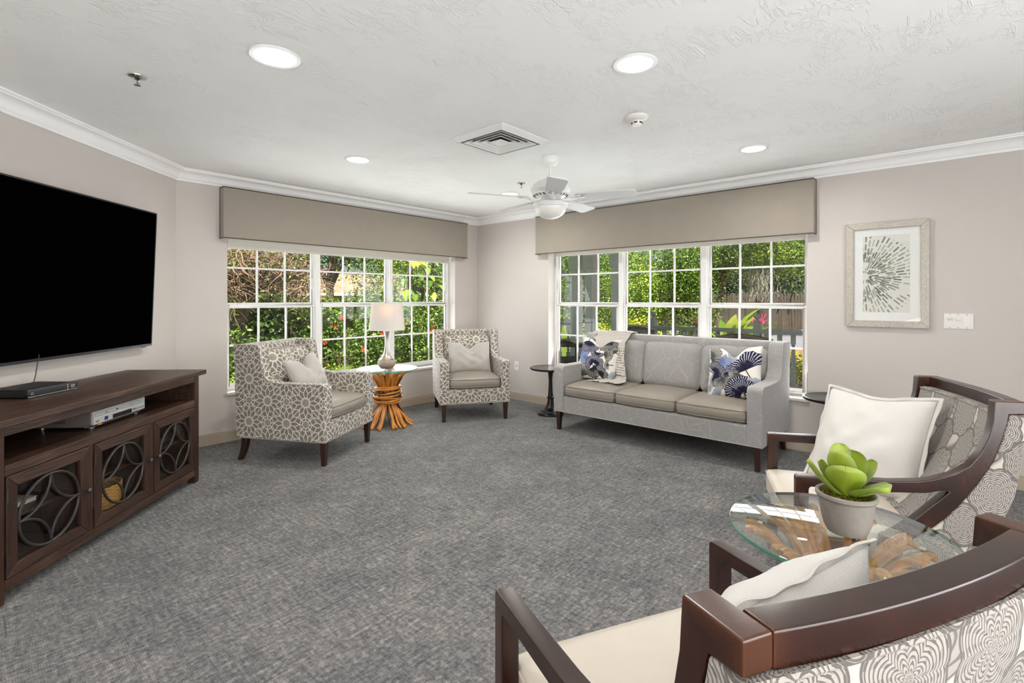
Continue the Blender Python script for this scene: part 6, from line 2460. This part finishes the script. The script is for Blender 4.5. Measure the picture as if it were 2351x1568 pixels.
# planting beyond the porch
HG = 'hedge bushes beyond the porch railing'
for (x, y, h, rx, ry, mm, n, sz, sd_, lab) in (
        (8.6, 1.9, 0.70, 0.5, 0.55, 'leaf_yellow', 1700, 0.055, 61, 'yellow green bush behind the railing end seen beside the sofa arm'),
        (8.7, 2.8, 0.60, 0.5, 0.55, 'leaf_yellow', 1300, 0.055, 62, 'yellow green bush between the two ball topped newels'),
        (9.6, 5.0, 1.05, 0.6, 0.8, 'leaf_yellow', 2200, 0.06, 63, 'yellow green bush behind the newel nearest the posts'),
        (9.9, 6.1, 1.0, 0.6, 0.6, 'leaf_yellow', 1500, 0.06, 64, 'yellow green bush showing between the porch posts')):
    bush('hedge_bush', lab, 'shrub', x, y, h, rx, ry, M[mm], n, sz, sd_, HG)
for (x, y, h, rx, ry, mm, n, sz, sd_, lab) in (
        (12.6, 6.5, 3.6, 1.15, 1.2, 'leaf_lime', 19000, 0.062, 71, 'tall bright green bush filling the middle sofa window bay'),
        (12.9, 5.2, 3.3, 1.0, 0.75, 'leaf_mid', 11000, 0.062, 72, 'tall green bush beside the fence in the middle sofa window bay'),
        (13.6, 8.8, 3.8, 1.3, 1.3, 'leaf_mid', 14000, 0.066, 73, 'tall green bush behind the porch posts'),
        (13.2, 10.9, 3.6, 1.3, 1.2, 'leaf_lime', 11000, 0.066, 74, 'tall green bush beyond the farthest porch post')):
    bush('tall_bush', lab, 'shrub', x, y, h, rx, ry, M[mm], n, sz, sd_, 'tall bushes across the drive', 0.30)
ST = 'street trees beyond the porch'
for (x, y, th, crown, mm, n, sz, sd_, lab, ln) in (
        (19.5, 6.9, 1.9, [(0, 0, 3.4, 1.6, 1.5, 1.3), (0.3, -0.9, 4.0, 1.4, 1.4, 1.0)], 'leaf_mid', 13000, 0.085, 81, 'street tree with a dark trunk at the edge of the picture side bay', (0.2, -0.2)),
        (21.0, 5.6, 2.0, [(0, 0, 3.6, 1.7, 1.4, 1.3), (0, -1.0, 3.0, 1.0, 1.2, 0.8)], 'leaf_lime', 13000, 0.085, 82, 'street tree hung with grey moss', (0.1, 0.3)),
        (22.5, 3.6, 2.1, [(0, 0, 3.3, 1.7, 1.5, 1.5), (-0.4, 1.0, 4.0, 1.4, 1.4, 1.0)], 'leaf_dark', 14000, 0.09, 83, 'dense street tree nearest the picture wall', (-0.2, 0.2)),
        (27.5, 6.0, 2.0, [(0, 0, 3.0, 2.0, 3.0, 2.3), (0, 3.5, 3.2, 2.0, 2.8, 2.3)], 'leaf_dark', 14000, 0.17, 84, 'dark tree rising behind the far fence', (0, 0)),
        (27.5, 12.5, 2.0, [(0, 0, 3.2, 3.0, 3.2, 2.6), (-1, 4.5, 3.2, 2.5, 3.0, 2.6)], 'leaf_mid', 12000, 0.17, 85, 'broad tree far behind the tall bright bush', (0, 0)),
        (27.0, 20.0, 2.0, [(0, 0, 3.6, 3.0, 4.0, 3.0)], 'leaf_dark', 6000, 0.2, 86, 'broad tree far behind the porch posts', (0, 0)),
        (28.0, 1.5, 2.0, [(0, 0, 2.8, 2.5, 3.4, 2.6)], 'leaf_dark', 10000, 0.17, 87, 'dark tree beyond the road nearest the picture wall', (0, 0))):
    tree('street_tree', lab, x, y, th, crown, M[mm], n, sz, sd_, 0.14, ST, ln, 9)
ms = thing('hanging_moss', 'pale grey moss hanging from the street tree', 'moss', (20.3, 5.55, 1.2))
rnd = random.Random(9)
mm_ = MB()
for k in range(240):
    x, y, z = rnd.gauss(0, 0.16), rnd.gauss(0, 0.25), rnd.uniform(0.35, 1.35)
    pts = [Vector((x, y, z))]
    for q in range(5):
        pts.append(pts[-1] + Vector((rnd.gauss(0, .03), rnd.gauss(0.012, .03), -0.075)))
    mm_.tube([tuple(p) for p in pts], 0.007, 4)
ob('strands', mm_, M['moss_grey'], ms)['kind'] = 'stuff'

ff = thing('street_fence', 'pale weathered picket fence on the far side of the road', 'fence', (25.6, 0, GZ))
rnd = random.Random(5)
pk = MB().prism([(-0.048, 0), (0.048, 0), (0.048, 1.62), (0.0, 1.70), (-0.048, 1.62)], -0.012, 0.012, 'x')
pk_me = pk.mesh('picket')
pk_me.materials.append(M['far_fence'])
for i in range(104):
    ob('picket', pk_me, None, ff, (rnd.uniform(-0.02, 0.02), 1.5 + i * 0.112, rnd.uniform(-0.06, 0.03)), (R_(rnd.uniform(-1.5, 1.5)), 0, 0))
for z in (0.4, 1.4):
    ob('rail', MB().box(0.02, 0.08, 1.4, 13.0, z, z + 0.1), M['far_fence'], ff)

# tropical clumps
def clump(name, label, x, y, n, L, mat, seed, cat='plant', width=0.16, z=None, els=(0.5, 1.35), droop=0.22):
    r = thing(name, label, cat, (x, y, GZ if z is None else z))
    rnd = random.Random(seed)
    for k in range(n):
        a = rnd.uniform(0, 6.28)
        el = rnd.uniform(*els)
        LL = L * rnd.uniform(0.7, 1.15)
        d = Vector((math.cos(a), math.sin(a), 0))
        s = Vector((-d.y, d.x, 0))
        vs_, us, fc = [], [], []
        p = Vector((0, 0, 0.05)) + d * 0.04
        N = 7
        cv = rnd.random()
        for i in range(N + 1):
            t = i / N
            w = width * LL * math.sin(math.pi * (0.12 + 0.88 * t)) if t < 1 else 0.002
            vs_ += [p + s * w, p - Vector((0, 0, w * 0.25)), p - s * w]
            p = p + (d * math.cos(el) + Vector((0, 0, 1)) * math.sin(el)) * (LL / N)
            el -= droop
        for i in range(N):
            fc += [(3 * i, 3 * i + 1, 3 * i + 4, 3 * i + 3), (3 * i + 1, 3 * i + 2, 3 * i + 5, 3 * i + 4)]
        lf = MB().add([tuple(q) for q in vs_], fc, uvs=[[(cv, 0)] * 4 for _ in fc])
        ob('leaf', lf.mesh('leaf'), mat, r)
    return r


clump('broad_leaf_clump', 'clump of broad lime leaves beyond the railing in the picture side bay', 12.0, 3.95, 34, 1.35, M['leaf_lime'], 3, width=0.12, els=(0.8, 1.55), droop=0.17)
clump('bromeliad', 'pink bromeliad in front of the street fence beside the ball finial', 19.6, 5.35, 20, 0.50, M['pink'], 4, width=0.06, z=0.30, els=(0.7, 1.5), droop=0.06)
clump('bromeliad', 'pink bromeliad in front of the street fence beside the mullion', 18.2, 7.15, 16, 0.46, M['pink'], 5, width=0.06, z=0.40, els=(0.7, 1.5), droop=0.06)
clump('palm_clump', 'green fern like clump along the far kerb', 25.0, 3.9, 18, 1.1, M['leaf_mid'], 6, width=0.06)
